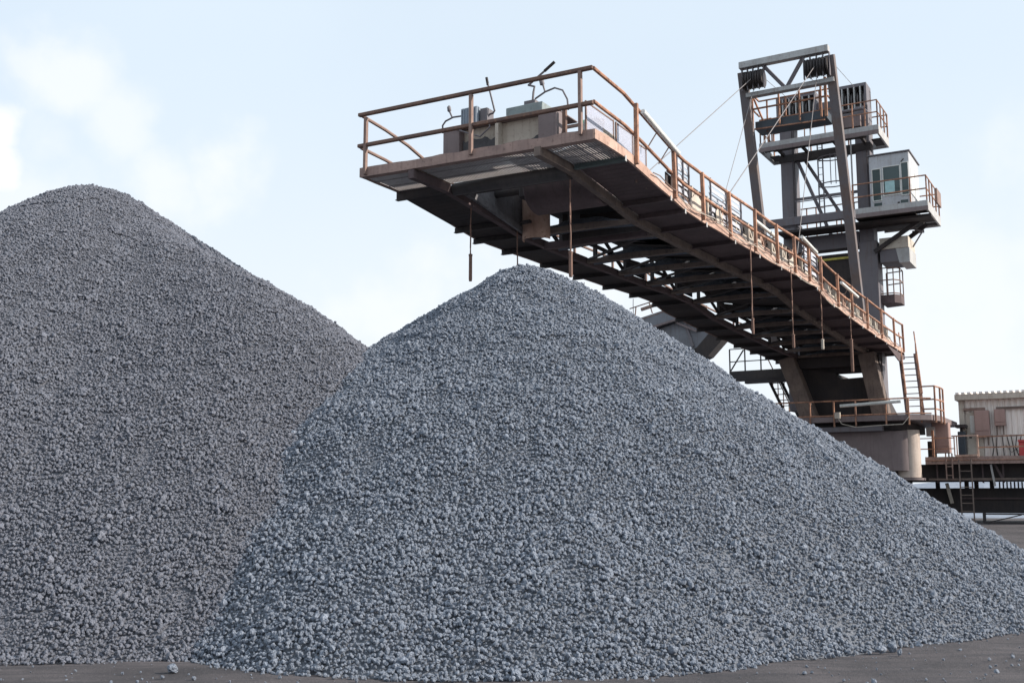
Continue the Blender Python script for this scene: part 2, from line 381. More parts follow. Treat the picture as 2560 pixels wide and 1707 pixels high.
def heap_fn(cx, cy, H, slope, c, toe, seed, amp, sqz=1.0, cut=None, lobe=None):
    """height of a conical heap: rounded tip, straight flanks at the angle of repose, slightly flared toe"""
    gx = np.linspace(-18, 18, 121)
    GX, GY = np.meshgrid(gx, gx); nz = fbm(GX, GY, .33, seed) * amp + fbm(GX, GY, 1.3, seed + 5) * amp * .3

    def h(x, y):
        dx, dy = np.asarray(x) - cx, np.asarray(y) - cy; r = np.hypot(np.where(dx > 0, dx * sqz, dx), dy)
        u = np.clip((dx + 18) / .3, 0, 119.999); w = np.clip((dy + 18) / .3, 0, 119.999)
        i, j = w.astype(int), u.astype(int); fu, fw = u - j, w - i
        n = (nz[i, j] * (1 - fu) + nz[i, j + 1] * fu) * (1 - fw) + (nz[i + 1, j] * (1 - fu) + nz[i + 1, j + 1] * fu) * fw
        z = H - slope * (np.sqrt(r * r + c * c) - c)
        if lobe:        # the dump was carried on along a falling ridge
            for k in range(1, 13):
                f = k / 12; px, py = cx + (lobe[0] - cx) * f, cy + (lobe[1] - cy) * f; hz = H + (lobe[2] - H) * f
                r2 = np.hypot(np.asarray(x) - px, np.asarray(y) - py); z = np.maximum(z, hz - lobe[3] * (np.sqrt(r2 * r2 + lobe[4] ** 2) - lobe[4]) - .22 * f * (1 - f) * 4 * .5)
        for c0, cw, ca in cut or ():        # foot scooped away by a loader on that side
            a = np.degrees(np.arctan2(dx, -dy)); g = np.clip(1 - np.abs(a - c0) / cw, 0, 1); g = g * g * (3 - 2 * g)
            z = z - ca * g * np.clip((r - 4.5) / 4, 0, 1.2) ** 2
        z = z + n * np.clip(r / 2.0, .15, 1)
        return np.where(z < toe, toe * np.exp(np.minimum((z - toe) / toe, 0)) - .37 * toe, z - .37 * toe)
    return h


HEAPS = [dict(c=(0.28, 18.8), H=5.66, s=.655, k=.45, toe=.12, seed=3, amp=.15, r=9.6, sqz=1.03, cut=((34, 34, .85), (-42, 34, .62))),
         dict(c=(-8.72, 21.8), H=7.98, s=.735, k=.95, lobe=(-4.6, 18.2, 5.36, .735, .6), cut=((20, 60, .20),), toe=.12, seed=11, amp=.13, r=13.0)]
for hp in HEAPS: hp['h'] = heap_fn(*hp['c'], hp['H'], hp['s'], hp['k'], hp['toe'], hp['seed'], hp['amp'], hp.get('sqz', 1.0), hp.get('cut'), hp.get('lobe'))


def stone_mesh(name, seed, sub, rough):
    import bmesh
    bm = bmesh.new(); bmesh.ops.create_icosphere(bm, subdivisions=sub, radius=.5); rs = random.Random(seed)
    pl = [(Vector((rs.uniform(-1, 1), rs.uniform(-1, 1), rs.uniform(-1, 1))).normalized(), rs.uniform(.30, .44)) for _ in range(12)]
    sc = Vector((rs.uniform(.85, 1.15), rs.uniform(.8, 1.05), rs.uniform(.7, .95)))
    for v in bm.verts:
        p = v.co.copy()
        for n, d in pl:
            k = p.dot(n) - d
            if k > 0: p -= n * k * .95
        q = p * 4 + Vector((seed * 3.1, 0, 0))
        p += p.normalized() * (mnoise.noise(q) * rough + mnoise.noise(q * 2.6) * rough * .6)
        v.co = Vector((p.x * sc.x, p.y * sc.y, p.z * sc.z))
    me = bpy.data.meshes.new(name); bm.to_mesh(me); bm.free(); return me


def stone_set(tagname, m, n, sub):
    c = bpy.data.collections.new(tagname)      # source shapes only: never linked to the scene
    for i in range(n):
        me = stone_mesh('lump', 20 + i, sub, .13); me.materials.append(M[m]); c.objects.link(bpy.data.objects.new('lump_source', me))
    return c


def scatter_group(name, coll):
    ng = bpy.data.node_groups.new(name, 'GeometryNodeTree')
    ng.interface.new_socket('Geometry', in_out='INPUT', socket_type='NodeSocketGeometry'); ng.interface.new_socket('Geometry', in_out='OUTPUT', socket_type='NodeSocketGeometry')
    N, L = ng.nodes, ng.links
    gi, go = N.new('NodeGroupInput'), N.new('NodeGroupOutput')
    ci = N.new('GeometryNodeCollectionInfo'); ci.inputs['Collection'].default_value = coll; ci.inputs['Separate Children'].default_value = True; ci.inputs['Reset Children'].default_value = True
    ip = N.new('GeometryNodeInstanceOnPoints'); ip.inputs['Pick Instance'].default_value = True

    def attr(nm, ty):
        a = N.new('GeometryNodeInputNamedAttribute'); a.data_type = ty; a.inputs['Name'].default_value = nm; return a.outputs[0]
    L.new(gi.outputs[0], ip.inputs['Points']); L.new(ci.outputs[0], ip.inputs['Instance'])
    e2r = N.new('FunctionNodeEulerToRotation'); L.new(attr('rot', 'FLOAT_VECTOR'), e2r.inputs[0]); L.new(e2r.outputs[0], ip.inputs['Rotation'])
    L.new(attr('scl', 'FLOAT_VECTOR'), ip.inputs['Scale']); L.new(attr('idx', 'INT'), ip.inputs['Instance Index'])
    L.new(ip.outputs[0], go.inputs[0]); return ng


def scatter(name, P, dia, coll, ncoll, parent=None):
    me = bpy.data.meshes.new(name); me.vertices.add(len(P)); me.vertices.foreach_set('co', P.astype(np.float32).ravel())
    a = me.attributes.new('rot', 'FLOAT_VECTOR', 'POINT'); a.data.foreach_set('vector', rng.uniform(0, 6.28, (len(P), 3)).astype(np.float32).ravel())
    a = me.attributes.new('scl', 'FLOAT_VECTOR', 'POINT'); a.data.foreach_set('vector', np.repeat(dia[:, None], 3, 1).astype(np.float32).ravel())
    a = me.attributes.new('idx', 'INT', 'POINT'); a.data.foreach_set('value', rng.integers(0, ncoll, len(P)).astype(np.int32))
    o = bpy.data.objects.new(name, me); COL.objects.link(o); o.parent = parent
    md = o.modifiers.new('scatter', 'NODES'); md.node_group = scatter_group(name + '_scatter', coll); return o


def heap_points(hp, others, g, dmean, dvar):
    """jittered grid in plan over the half of the heap that any nearby viewer can see"""
    (cx, cy), r = hp['c'], hp['r']
    x = np.arange(cx - r, cx + r, g); y = np.arange(cy - r, cy + r, g); X, Y = np.meshgrid(x, y)
    X = X.ravel() + rng.uniform(-.5, .5, X.size) * g; Y = Y.ravel() + rng.uniform(-.5, .5, Y.size) * g
    dx, dy = X - cx, Y - cy; rr = np.hypot(dx, dy)
    vd = np.array([-cx, -cy]) / math.hypot(cx, cy)
    keep = (rr < r) & ((dx * vd[0] + dy * vd[1] > -.8 * rr) | (rr < 1.2))
    X, Y, rr = X[keep], Y[keep], rr[keep]; Z = hp['h'](X, Y)
    top = np.full(X.size, -1.0)
    for o in others: top = np.maximum(top, o['h'](X, Y))
    # thin out beyond the toe so that the heap ends in scattered lumps
    k = (Z > top - .06) & (Z > -.015 + .05 * rng.random(X.size))
    X, Y, Z = X[k], Y[k], Z[k]
    gx = np.linspace(-r, r, 161); GX, GY = np.meshgrid(gx, gx); nz = fbm(GX, GY, 2.6, hp['seed'] + 40)      # coarser and finer patches, small slumps
    iu = np.clip(((X - cx) + r) / (2 * r) * 160, 0, 160).astype(int); iv = np.clip(((Y - cy) + r) / (2 * r) * 160, 0, 160).astype(int); q = nz[iv, iu]
    d = np.clip(dmean * (1 + .30 * q) * np.exp(rng.normal(0, dvar, X.size)), dmean * .45, dmean * 2.3)
    Z = Z + rng.uniform(-.3, .5, X.size) * d + .03 * q
    return np.stack([X, Y, np.maximum(Z, ground_h(X, Y) + d * .25)], 1), d


def build_heap(hp, others, mkey, label, g, dmean, dvar, coll, n):
    (cx, cy), r = hp['c'], hp['r']
    na, nr = 180, 90; v = [(0, 0, float(hp['h'](np.array([cx]), np.array([cy]))[0]) - .03)]
    rad = np.linspace(0, 1, nr + 1)[1:] * r; f = []
    for q in rad:
        a = np.arange(na) * 2 * math.pi / na; X = cx + q * np.cos(a); Y = cy + q * np.sin(a)
        Z = hp['h'](X, Y) - .03; Z = np.where(q > r * .985, np.minimum(Z, -.15), Z)
        v += list(zip((X - cx).tolist(), (Y - cy).tolist(), Z.tolist()))
    for k in range(na): f.append((0, 1 + k, 1 + (k + 1) % na))
    for i in range(nr - 1):
        for k in range(na): f.append((1 + i * na + k, 1 + (i + 1) * na + k, 1 + (i + 1) * na + (k + 1) % na, 1 + i * na + (k + 1) % na))
    me = bpy.data.meshes.new('gravel_heap'); me.from_pydata(v, [], f); me.materials.append(M['core' if mkey == 'ore' else 'core2'])
    for p in me.polygons: p.use_smooth = True
    o = bpy.data.objects.new('gravel_heap', me); COL.objects.link(o); o.location = (cx, cy, 0)
    tag(o, label, 'gravel heap', 'conical heaps of grey ore')
    P, d = heap_points(hp, others, g, dmean, dvar)
    s = scatter('gravel', P - np.array([cx, cy, 0]), d, coll, n, o); s['kind'] = 'stuff'
    return o


SA = stone_set('ore_lumps', 'ore', 10, 2); SB = stone_set('dusty_ore_lumps', 'ore2', 8, 2)
build_heap(HEAPS[0], HEAPS[1:], 'ore', 'nearer heap of coarse blue grey ore under the tip of the conveyor boom', .0325, .0412, .25, SA, 10)
build_heap(HEAPS[1], HEAPS[:1], 'ore2', 'taller heap of finer dull grey ore at the left, clear of the boom', .0310, .0395, .25, SB, 8)


def loose_stones():
    spots = []
    pat = []
    def gz(u, v):      # point on the flat yard seen at a photo position
        X = (u - 1280) / 2700; Z = (853.5 - v) / 2700; T = R(8.16); fw = math.cos(T) - Z * math.sin(T); up = math.sin(T) + Z * math.cos(T)
        k = -1.6 / up; return (X * k, fw * k)
    data = [(431, 1682, .085, 'biggest loose lump lying alone on the yard in front of the left heap'),
            (1010, 1693, .075, 'loose lump on the yard in front of the bend between the two heaps'),
            (2204, 1632, .085, 'left lump of the loose cluster on the yard in front of the right toe'),
            (2232, 1628, .10, 'largest lump of the loose cluster on the yard in front of the right toe'),
            (2250, 1637, .06, 'smallest lump at the right of the loose cluster by the right toe'),
            (2532, 1582, .075, 'loose lump on the yard at the far right end of the near heap'),
            (30, 1655, .07, 'loose lump just off the toe of the left heap at its outer end'),
            (700, 1680, .06, 'loose lump off the toe where the left heap gives way to the near heap'),
            (1850, 1672, .06, 'loose lump just off the middle of the near heap toe, right of centre')]
    for i, (u, v, d, lab) in enumerate(data):
        x, y = gz(u, v); me = stone_mesh('loose_lump', 70 + i, 3, .12); me.materials.append(M['ore'])
        o = bpy.data.objects.new('loose_lump', me); COL.objects.link(o); o.location = (x, y, d * .33 + .01); o.scale = (d * 1.2,) * 3
        o.rotation_euler = (random.uniform(0, 6), random.uniform(0, 6), random.uniform(0, 6)); tag(o, lab, 'stone', 'loose lumps on the yard')


loose_stones()
# fine grit strewn over the yard along the toe of the heaps
def yard_grit():
    n = 2400; X = rng.uniform(-8, 9, n); Y = rng.uniform(8.3, 15, n)
    h = np.maximum(HEAPS[0]['h'](X, Y), HEAPS[1]['h'](X, Y)); k = (h < .02) & (rng.random(n) < np.exp(np.minimum(h, 0) * 9) + .18)
    X, Y = X[k], Y[k]; d = np.clip(.017 * np.exp(rng.normal(0, .6, X.size)), .007, .05)
    o = scatter('grit', np.stack([X, Y, d * .2 + .01], 1), d, SA, 10); tag(o, 'fine grit strewn over the yard along the toe of the heaps', 'grit', kind='stuff')


yard_grit()

# ================================================================== CONVEYOR BOOM
ZS = [-1, 1.3, 3.6, 4.4, 5.7, 7.6, 9.5, 11.4, 13.3, 15.0, 16.0, 18.5, 21.1, 23.8, 29]
ZV = [7.84, 7.86, 7.64, 7.55, 7.55, 7.57, 7.60, 7.64, 7.71, 7.72, 7.55, 7.44, 7.37, 7.31, 7.29]
def zb(s): return interp(s, ZS, ZV)          # underside of the deck edge
def hr(s): return interp(s, [0, 1.2, 3.7, 16, 29], [1.30, 1.26, 1.10, 1.08, 1.16])   # height of the top rail above it
LT = -5.22                                    # left edge of the deck
BAYS = [.06, 1.3, 3.55, 4.35, 5.65, 7.6, 9.5, 11.4, 13.3, 15.1, 17.1, 19.1, 21.1, 23.1, 25.1, 27.1, 28.6]


def build_boom():
    rt = thing('conveyor_boom', 'long rusty conveyor boom with railed walkways reaching over the near heap', 'conveyor boom', (-2.6, 26.5, 6.9))
    # front edge channel, a little bent
    n = 27; rows = []
    for z0, z1 in ((0, .19),):
        bot = [(LT + (0 - LT) * i / n, .0 + wob(i * .6, 1, .012), 7.84 + .08 * (1 - i / n)) for i in range(n + 1)]
        top = [(p[0], p[1], p[2] + .19 + wob(i * .5, 2, .03)) for i, p in enumerate(bot)]
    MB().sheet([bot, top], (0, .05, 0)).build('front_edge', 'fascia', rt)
    MB().sheet([[(p[0], .052, p[2] + .004) for p in bot], [(p[0], .17, p[2] + .004) for p in bot]], (0, 0, .012)).build('bottom_flange', 'fascia', rt)
    # side edges
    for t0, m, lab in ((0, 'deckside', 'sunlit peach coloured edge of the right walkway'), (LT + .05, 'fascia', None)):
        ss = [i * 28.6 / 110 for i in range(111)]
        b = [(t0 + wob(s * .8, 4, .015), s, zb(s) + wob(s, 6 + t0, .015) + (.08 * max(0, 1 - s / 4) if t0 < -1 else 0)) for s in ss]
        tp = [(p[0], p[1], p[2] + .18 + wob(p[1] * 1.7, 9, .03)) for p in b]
        MB().sheet([b, tp], (-.045, 0, 0)).build('side_edge', m, rt, label=lab)  # right edge takes the paler steel with painted-in sunlight
    # grating at the tip: bars run along the boom
    for a, b_ in ((-5.17, -4.0), (-3.90, -1.20), (-1.10, -.06)):
        g = MB(); k = int((b_ - a) / .055)
        for i in range(k):
            t = a + (i + .5) * (b_ - a) / k; zl = 7.87 + .07 * (-t / 5.22)
            g.box(t - .0165, t + .0165, .06, 1.29, zl, zl + .012)
        for s_ in (.45, .85): g.bar((a, s_, 7.862 + .07 * (-a / 5.22)), (b_, s_, 7.862 + .07 * (-b_ / 5.22)), .02, .012)
        g.build('grating', 'galv', rt)
    for t in (-3.94, -1.15): MB().box(t - .055, t + .055, .06, 1.29, 7.90 if t > -2 else 7.892, 7.905 if t > -2 else 7.945).build('chord_cap', 'chord', rt)
    # walkway panels bay by bay, left and right
    for i in range(1, len(BAYS) - 1):
        s0, s1 = BAYS[i], BAYS[i + 1]
        for a, b_ in ((-1.07, -.046), (LT + .006, -4.02)):
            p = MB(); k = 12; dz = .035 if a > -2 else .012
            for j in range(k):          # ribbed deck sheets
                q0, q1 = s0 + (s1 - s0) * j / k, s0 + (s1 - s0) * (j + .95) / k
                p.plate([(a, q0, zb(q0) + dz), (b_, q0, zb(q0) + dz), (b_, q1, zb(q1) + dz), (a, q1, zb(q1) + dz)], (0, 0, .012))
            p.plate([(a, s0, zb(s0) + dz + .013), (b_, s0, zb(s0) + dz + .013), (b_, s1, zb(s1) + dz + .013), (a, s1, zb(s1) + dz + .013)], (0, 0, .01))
            p.build('deck_panel', 'under' if a > -2 else 'dark', rt)  # left panels near-black: underside shade put into the colour
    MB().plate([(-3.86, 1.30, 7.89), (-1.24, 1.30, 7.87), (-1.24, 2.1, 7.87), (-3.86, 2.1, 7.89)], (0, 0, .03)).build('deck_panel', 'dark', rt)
    # cross beams under the walkways
    for i, s in enumerate(BAYS[1:], 1):
        z = zb(s)
        b = MB().box(-1.06, .006, s - .05, s + .05, z - .075, z - .058); b.box(-1.06, .002, s - .012, s + .012, z - .058, z + .034)
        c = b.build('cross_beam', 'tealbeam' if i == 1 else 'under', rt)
        MB().box(.007, .014, s - .035, s + .035, z - .075, z + .03).build('end_tab', 'towerlight', rt, c)
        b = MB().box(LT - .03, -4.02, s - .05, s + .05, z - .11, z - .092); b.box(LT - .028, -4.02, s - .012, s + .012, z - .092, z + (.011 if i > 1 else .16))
        b.build('cross_beam', 'dark', rt)  # left beams share the painted shade of the left panels
    # two stringers: ends show at the tip, then they run the whole length as lower chords
    for t in (-1.15, -3.94):
        b = MB(); ss = [0.0] + [BAYS[i] for i in range(1, len(BAYS))]
        for s0, s1 in zip(ss[:-1], ss[1:]):
            b.bar((t, s0 - (.03 if s0 == 0 else 0), zb(s0) - .06), (t, s1, zb(s1) - .05), .13, .17)
        b.build('lower_chord', 'chord' if t > -2 else 'under', rt)  # left chord darker than the right, shade put into its colour
    # ------------- conveyor gallery between the chords
    for t in (-1.15, -3.94):
        b = MB(); ss = [4.4 + 1.9 * i for i in range(13)]
        b2 = [(t, s, zb(s) + 1.02) for s in [3.0] + ss]
        for p, q in zip(b2[:-1], b2[1:]): b.bar(p, q, .12, .14)
        for k, s in enumerate(ss):
            b.bar((t, s, zb(s) + .05), (t, s, zb(s) + .95), .09, .09, (1, 0, 0))
            if k < len(ss) - 1 and (t > -2 or k % 2 == 0):
                s2 = ss[k + 1]
                b.bar((t, s if k % 2 else s2, zb(s) + .08), (t, s2 if k % 2 else s, zb(s2) + .94), .07, .07, (1, 0, 0))
        if t < -2:      # gusset plates closing part of the far bays
            for k in range(2, len(ss) - 1):
                if k % 2: b.box(t - .02, t + .0, ss[k] + .1, ss[k + 1] - (.55 if k < 7 else .1), zb(ss[k]) + .10, zb(ss[k]) + (.62 if k > 4 else .5))
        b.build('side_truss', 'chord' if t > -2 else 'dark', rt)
    # cross members of the gallery, carrying heaped spillage
    for i, s in enumerate(BAYS[3:-1]):
        z = zb(s); sg = .02
        b = MB(); n_ = 14
        lo = [(-3.86 + 2.62 * q / n_, s - .06, z - .12) for q in range(n_ + 1)]
        hi = [(p[0], s - .06, z - .035 + .05 * math.sin(math.pi * q / n_) + wob(q * .7 + i, 60, .02)) for q, p in enumerate(lo)]
        b.sheet([lo, hi], (0, .012, 0)); b.box(-3.86, -1.24, s - .047, s + .06, z - .118, z - .104)
        b.build('gallery_beam', 'chord', rt)
        rows = []
        for a in range(5):
            rr = []
            for c in range(15):
                t = -3.84 + 2.58 * c / 14; hgt = (.10 + .22 * math.sin(math.pi * c / 14) ** 1.3 * (.75 + .4 * random.random())) * math.sin(math.pi * (a + .3) / 4.6)
                rr.append((t, s - .04 + .09 * a, z - .12 + hgt))
            rows.append(rr)
        MB().sheet(rows, (0, 0, -.008)).build('spilled_ore', 'core', rt, smooth=True)
    # dirty spill trays slung under the return belt, ragged at their left edge
    for i in range(5, len(BAYS) - 1):
        s0, s1 = BAYS[i] + .12, BAYS[i + 1] - .12; far = min(1, max(0, (s0 - 6.5) / 6)); rows = []
        for a in range(7):
            q = s0 + (s1 - s0) * a / 6; e = -2.75 - .95 * far - .55 * math.cos(2 * math.pi * (a / 6)) * (1 - far) + random.uniform(-.10, .10)
            rows.append([(e + (-1.26 - e) * c / 6, q, zb(q) + .10 + .30 * (1 - c / 6) - .05 * math.sin(math.pi * c / 6)) for c in range(7)])
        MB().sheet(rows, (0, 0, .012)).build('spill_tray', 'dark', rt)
    # hanging tie plates and pipes under the belt that break up the open bottom
    b = MB()
    for i in range(4, 13):
        s0, s1 = BAYS[i], BAYS[i + 1]
        b.bar((-1.24, s0, zb(s0) - .03), (-3.86, s1, zb(s1) - .03), .07, .05)
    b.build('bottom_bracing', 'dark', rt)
    MB().tube([(-3.3 + wob(s, 30, .1), s, zb(s) + .10 + wob(s * .8, 31, .05)) for s in np.arange(4.6, 27, .8)], .05, 6).build('conduit', 'dark', rt, smooth=True)
    # belts: return run hanging low with dips, carrying run above
    rows = []
    for s in np.arange(2.9, 28.01, .3):
        dip = .10 * abs(math.sin((s - 4.4) / 1.9 * math.pi)); rr = []
        for k in range(9):
            t = -3.55 + 2.1 * k / 8; rr.append((t, s, zb(s) + .52 - dip * math.sin(math.pi * k / 8) - .02 * k))
        rows.append(rr)
    MB().sheet(rows, (0, 0, .02)).build('return_belt', 'rubber', rt, smooth=True)
    rows = []
    for s in np.arange(2.9, 28.01, .5):
        rows.append([(-3.6 + 2.2 * k / 8, s, zb(s) + 1.0 + .22 * abs(k - 4) / 4) for k in range(9)])
    MB().sheet(rows, (0, 0, .025)).build('carrying_belt', 'rubber', rt, smooth=True)
    # hanging rags of rubber and caked dust under the return belt
    rows = []
    for j in range(24):
        s = 5.9 + j * .14; lo = .30 + .16 * random.random()
        rows.append([(-1.35, s, zb(s) + .75), (-1.32, s, zb(s) + .55), (-1.35 + random.uniform(-.03, .03), s, zb(s) + .62 - lo)])
    MB().sheet(rows, (-.015, 0, 0)).build('dust_skirt', 'dark', rt)
    # belt hood and its cream frames standing just inside the right rail
    rows = [[(-.40, q, zb(q) + .06), (-.40, q, zb(q) + .86 + .03 * random.random())] for q in np.arange(4.3, 27.6, .45)]
    MB().sheet(rows, (-.02, 0, 0)).build('belt_hood', 'dark', rt)  # near-black plate: shadow behind the frames put into the colour
    for k in range(23):
        s = 4.5 + k * 1.0; z = zb(s); b = MB()
        b.bar((-.30, s, z + .10), (-.30, s, z + .86), .10, .07, (0, 1, 0)); b.bar((-.30, s + .05, z + .80), (-.30, s + .42, z + .48), .05, .05, (1, 0, 0))
        b.bar((-.30, s + .42, z + .10), (-.30, s + .42, z + .86), .06, .05, (0, 1, 0)); b.box(-.34, -.26, s + .01, s + .82, z + .10, z + .50)
        b.build('hood_frame', 'cream' if k % 3 else 'deckside', rt)
    rails = MB().tube([(-.36, q, zb(q) + .89) for q in np.arange(4.3, 27.6, .5)], .03, 6); rails.build('hood_rail', 'raildark', rt, smooth=True)
    # torn cream cover plates
    for s0, s1, h0, h1 in ((5.25, 6.2, .32, .62), (6.9, 7.4, .40, .66), (9.9, 10.6, .25, .5), (13.0, 13.8, .3, .5)):
        b = MB(); n_ = 8
        lo = [(-.20 + wob(i, s0, .03), s0 + (s1 - s0) * i / n_, zb(s0) + .16 + .04 * random.random()) for i in range(n_ + 1)]
        hi = [(p[0] - .03, p[1], zb(s0) + .16 + h0 + (h1 - h0) * (1 - abs(2 * i / n_ - 1)) * random.uniform(.7, 1)) for i, p in enumerate(lo)]
        b.sheet([lo, hi], (.012, 0, 0)).build('cover_plate', 'cream', rt)
    # slatted wind guards standing inside the rail
    for s0, s1, z0, z1, k in ((4.5, 5.2, 7.75, 8.82, 7), (6.6, 8.8, 7.8, 8.86, 7), (14.6, 16.1, 8.2, 9.10, 6)):
        b = MB()
        for i in range(k):
            z = z0 + (z1 - z0) * (i + .5) / k; hh = (z1 - z0) / k * .40; b.plate([(-.24, s0, z - hh), (-.24, s1, z - hh), (-.27, s1, z + hh), (-.27, s0, z + hh)], (.008, 0, 0))
        fr = b.build('slatted_guard', 'slat', rt)
        for s_ in (s0, (s0 + s1) / 2, s1): MB().bar((-.22, s_, z0 - .1), (-.22, s_, z1 + .02), .035, .035, (1, 0, 0)).build('guard_post', 'tower', rt, fr)
    # fine wire mesh screens at the tip
    for s0, s1, z0, z1 in ((.26, 1.44, 8.03, 8.66), (1.56, 2.34, 8.02, 8.66), (2.5, 3.0, 7.85, 8.55)):
        sc = MB().box(-.306, -.300, s0, s1, z0, z1).build('wire_screen', 'mesh', rt)
        f = MB()
        for s_ in (s0, s1): f.bar((-.303, s_, z0 - .12), (-.303, s_, z1 + .02), .03, .03, (1, 0, 0))
        f.bar((-.303, s0, z1), (-.303, s1, z1), .025, .025); f.bar((-.303, s0, z0), (-.303, s1, z0), .025, .025)
        f.build('screen_frame', 'railgrey', rt, sc)
    # ------------- head end
    hf = MB().box(-3.62, -3.24, .60, .85, 8.05, 8.78); hf.box(-1.47, -1.08, .60, .85, 8.05, 8.78)
    hf.box(-3.62, -1.08, .58, 1.5, 8.782, 8.81); hf.box(-3.24, -1.47, .62, .80, 8.05, 8.10)
    h = hf.build('head_frame', 'mauve', rt, bevel=.008)
    MB().box(-3.24, -1.47, .80, .83, 8.10, 8.78).build('web_panel', 'cream', rt, h, label='cream coloured web panel stained with soot')
    MB().box(-2.43, -2.36, .62, .795, 8.10, 8.78).build('stiffener', 'cream', rt, h)
    rows = [[(-3.22 + .8 * i / 16, .70 + .03 * random.random(), 8.11 + (.0 if j == 0 else (.44 + wob(i * .35, 40, .10) - .04 * i / 16) * j / 3)) for i in range(17)] for j in range(4)]
    MB().sheet(rows, (0, .02, 0)).build('rubber_skirt', 'greycloth', rt, h, smooth=True)
    rows = [[(-2.34 + .86 * i / 16, .72 + .04 * random.random(), 8.11 + (.0 if j == 0 else (.07 + .26 * (i / 16) ** 1.6 + wob(i * .5, 44, .04)) * j / 3)) for i in range(17)] for j in range(4)]
    MB().sheet(rows, (0, .02, 0)).build('rubber_skirt', 'greycloth', rt, h, smooth=True)
    MB().box(-.99, -.92, .66, .73, 8.05, 8.78).build('frame_post', 'raildark', rt, h)
    b = MB().tube([(-3.3, .57, 8.76), (-3.0, .54, 8.62), (-2.72, .54, 8.5), (-2.5, .55, 8.66), (-2.55, .57, 8.80)], .016, 6); b.build('cable_loop', 'tower', rt, h, smooth=True)
    # transverse tube ahead of the head pulley, pulley and side plates
    MB().tube([(-3.86, 1.40, 7.82), (-2.75, 1.40, 7.82), (-2.74, 1.40, 7.82), (-1.23, 1.40, 7.80)], [.13, .13, .15, .15], 18).build('front_tube', 'tubesteel', rt, smooth=True)
    MB().tube([(-2.86, 3.0, 8.12), (-2.82, 3.0, 8.12), (-1.30, 3.0, 8.12), (-1.26, 3.0, 8.12)], [.56, .60, .60, .56], 32).build('head_pulley', 'under', rt, smooth=True)
    MB().tube([(-3.82, 3.0, 8.12), (-2.87, 3.0, 8.12)], .10, 12).build('pulley_shaft', 'dark', rt, smooth=True)
    MB().box(-3.10, -2.92, 2.7, 3.3, 7.85, 8.45).build('bearing_block', 'dark', rt, bevel=.03)
    lo = []; hi = []
    for i in range(17):
        q = 1.7 + 2.75 * i / 16; lo.append((-3.84, q, zb(q) - .04)); hi.append((-3.84, q, 8.12 + .30 * min(1, (q - 1.7) / 1.7) + .05 * random.random() - (.0 if q < 3.3 else .10 * (q - 3.3))))
    MB().sheet([lo, hi], (.02, 0, 0)).build('chute_side', 'dustplate', rt)
    MB().bar((-3.80, 1.8, 7.86), (-3.78, 4.3, 7.50), .07, .13, (0, 0, 1)).build('chute_lip', 'dustplate', rt)
    n = 12; arc = [(-3.50 - .33 * math.cos(math.pi * k / n), 4.25 - .33 * math.sin(math.pi * k / n)) for k in range(n + 1)]
    rows = [[(t, q, z) for t, q in arc] for z in (7.30, 7.7, 8.1, 8.62)]
    MB().sheet(rows, (0, .02, 0)).build('chute_corner', 'deckside', rt, smooth=True, label='rounded rust brown plate at the corner of the head chute')  # brown plate in pale peach steel, so its colour reads as lit
    MB().box(-3.66, -3.44, 3.80, 3.9, 7.62, 7.68).build('chute_bracket', 'dark', rt)
    bk = MB()
    for a, b_, z0, z1 in ((-3.16, -1.24, 8.22, 8.75), (-2.72, -1.24, 7.38, 8.21), (-3.16, -3.04, 7.38, 8.21), (-3.03, -2.73, 7.38, 7.82)): bk.box(a, b_, 4.86, 4.89, z0, z1)
    bk.bar((-3.03, 4.84, 8.02), (-2.73, 4.84, 8.06), .03, .04); bk.build('bulkhead', 'dark', rt)
    MB().box(-3.86, -1.24, 5.25, 5.36, zb(5.3) - .20, zb(5.3) - .04).build('chute_beam', 'under', rt)
    # small electrical bits with green cable beside the head frame
    MB().box(-.82, -.42, 1.0, 1.3, 8.42, 8.62).build('junction_box', 'white', rt)
    MB().box(-.86, -.30, .98, 1.5, 8.20, 8.38).build('box_shelf', 'cream', rt)
    MB().tube([(-.78, .97, 8.66), (-.70, .94, 8.58), (-.73, .94, 8.44), (-.62, .95, 8.28), (-.4, 1.0, 8.12)], .018, 6).build('cable', 'green', rt, smooth=True)
    # ------------- handrails
    def dev(s): return (0.035, s, zb(s) + .06)
    ss = [.0, .3, 1.3, 2.2, 3.6, 4.4] + [5.5 + i for i in range(24)]
    ptsR = [(-.02, s, zb(s) + .10) for s in ss]
    rails = MB()
    for fr, w in ((1, .036), (.52, .034)):
        rails.tube([(p[0] + wob(p[1] * .5, 3, .02), p[1], zb(p[1]) + hr(p[1]) * fr + wob(p[1] * .9, 20 * fr, .02)) for p in ptsR], w, 8)
    o = rails.build('handrail', 'rail', rt, smooth=True, label='rusty orange handrail along the right walkway')
    for s in (1.75, 3.72, 5.4, 7.2, 9.1, 11.0, 12.7, 14.2, 15.5, 17.6, 19.5, 21.8, 24.2, 26.6, 28.4):
        MB().bar((.035, s, zb(s) + .03), (.02 + random.uniform(-.02, .02), s + random.uniform(-.02, .02), zb(s) + hr(s)), .075, .075, (1, 0, 0)).build('post', 'rail', rt, o)
    # extra short posts of an inner rail
    b = MB()
    for s in (2.6, 5.1, 8.6, 12.2, 15.9): b.bar((-.42, s, zb(s) + .1), (-.42, s, zb(s) + 1.0), .04, .04, (1, 0, 0))
    b.build('inner_stanchions', 'railgrey', rt)
    rails = MB()
    for fr, w in ((1.305, .040), (.655, .040)):
        rails.bar((LT - .04, -.01, 7.91 + fr), (-.02, -.01, 7.85 + fr), .085, .07)
    o = rails.build('handrail', 'raildark', rt, bevel=.01, label='dark rusty handrail across the tip of the boom')
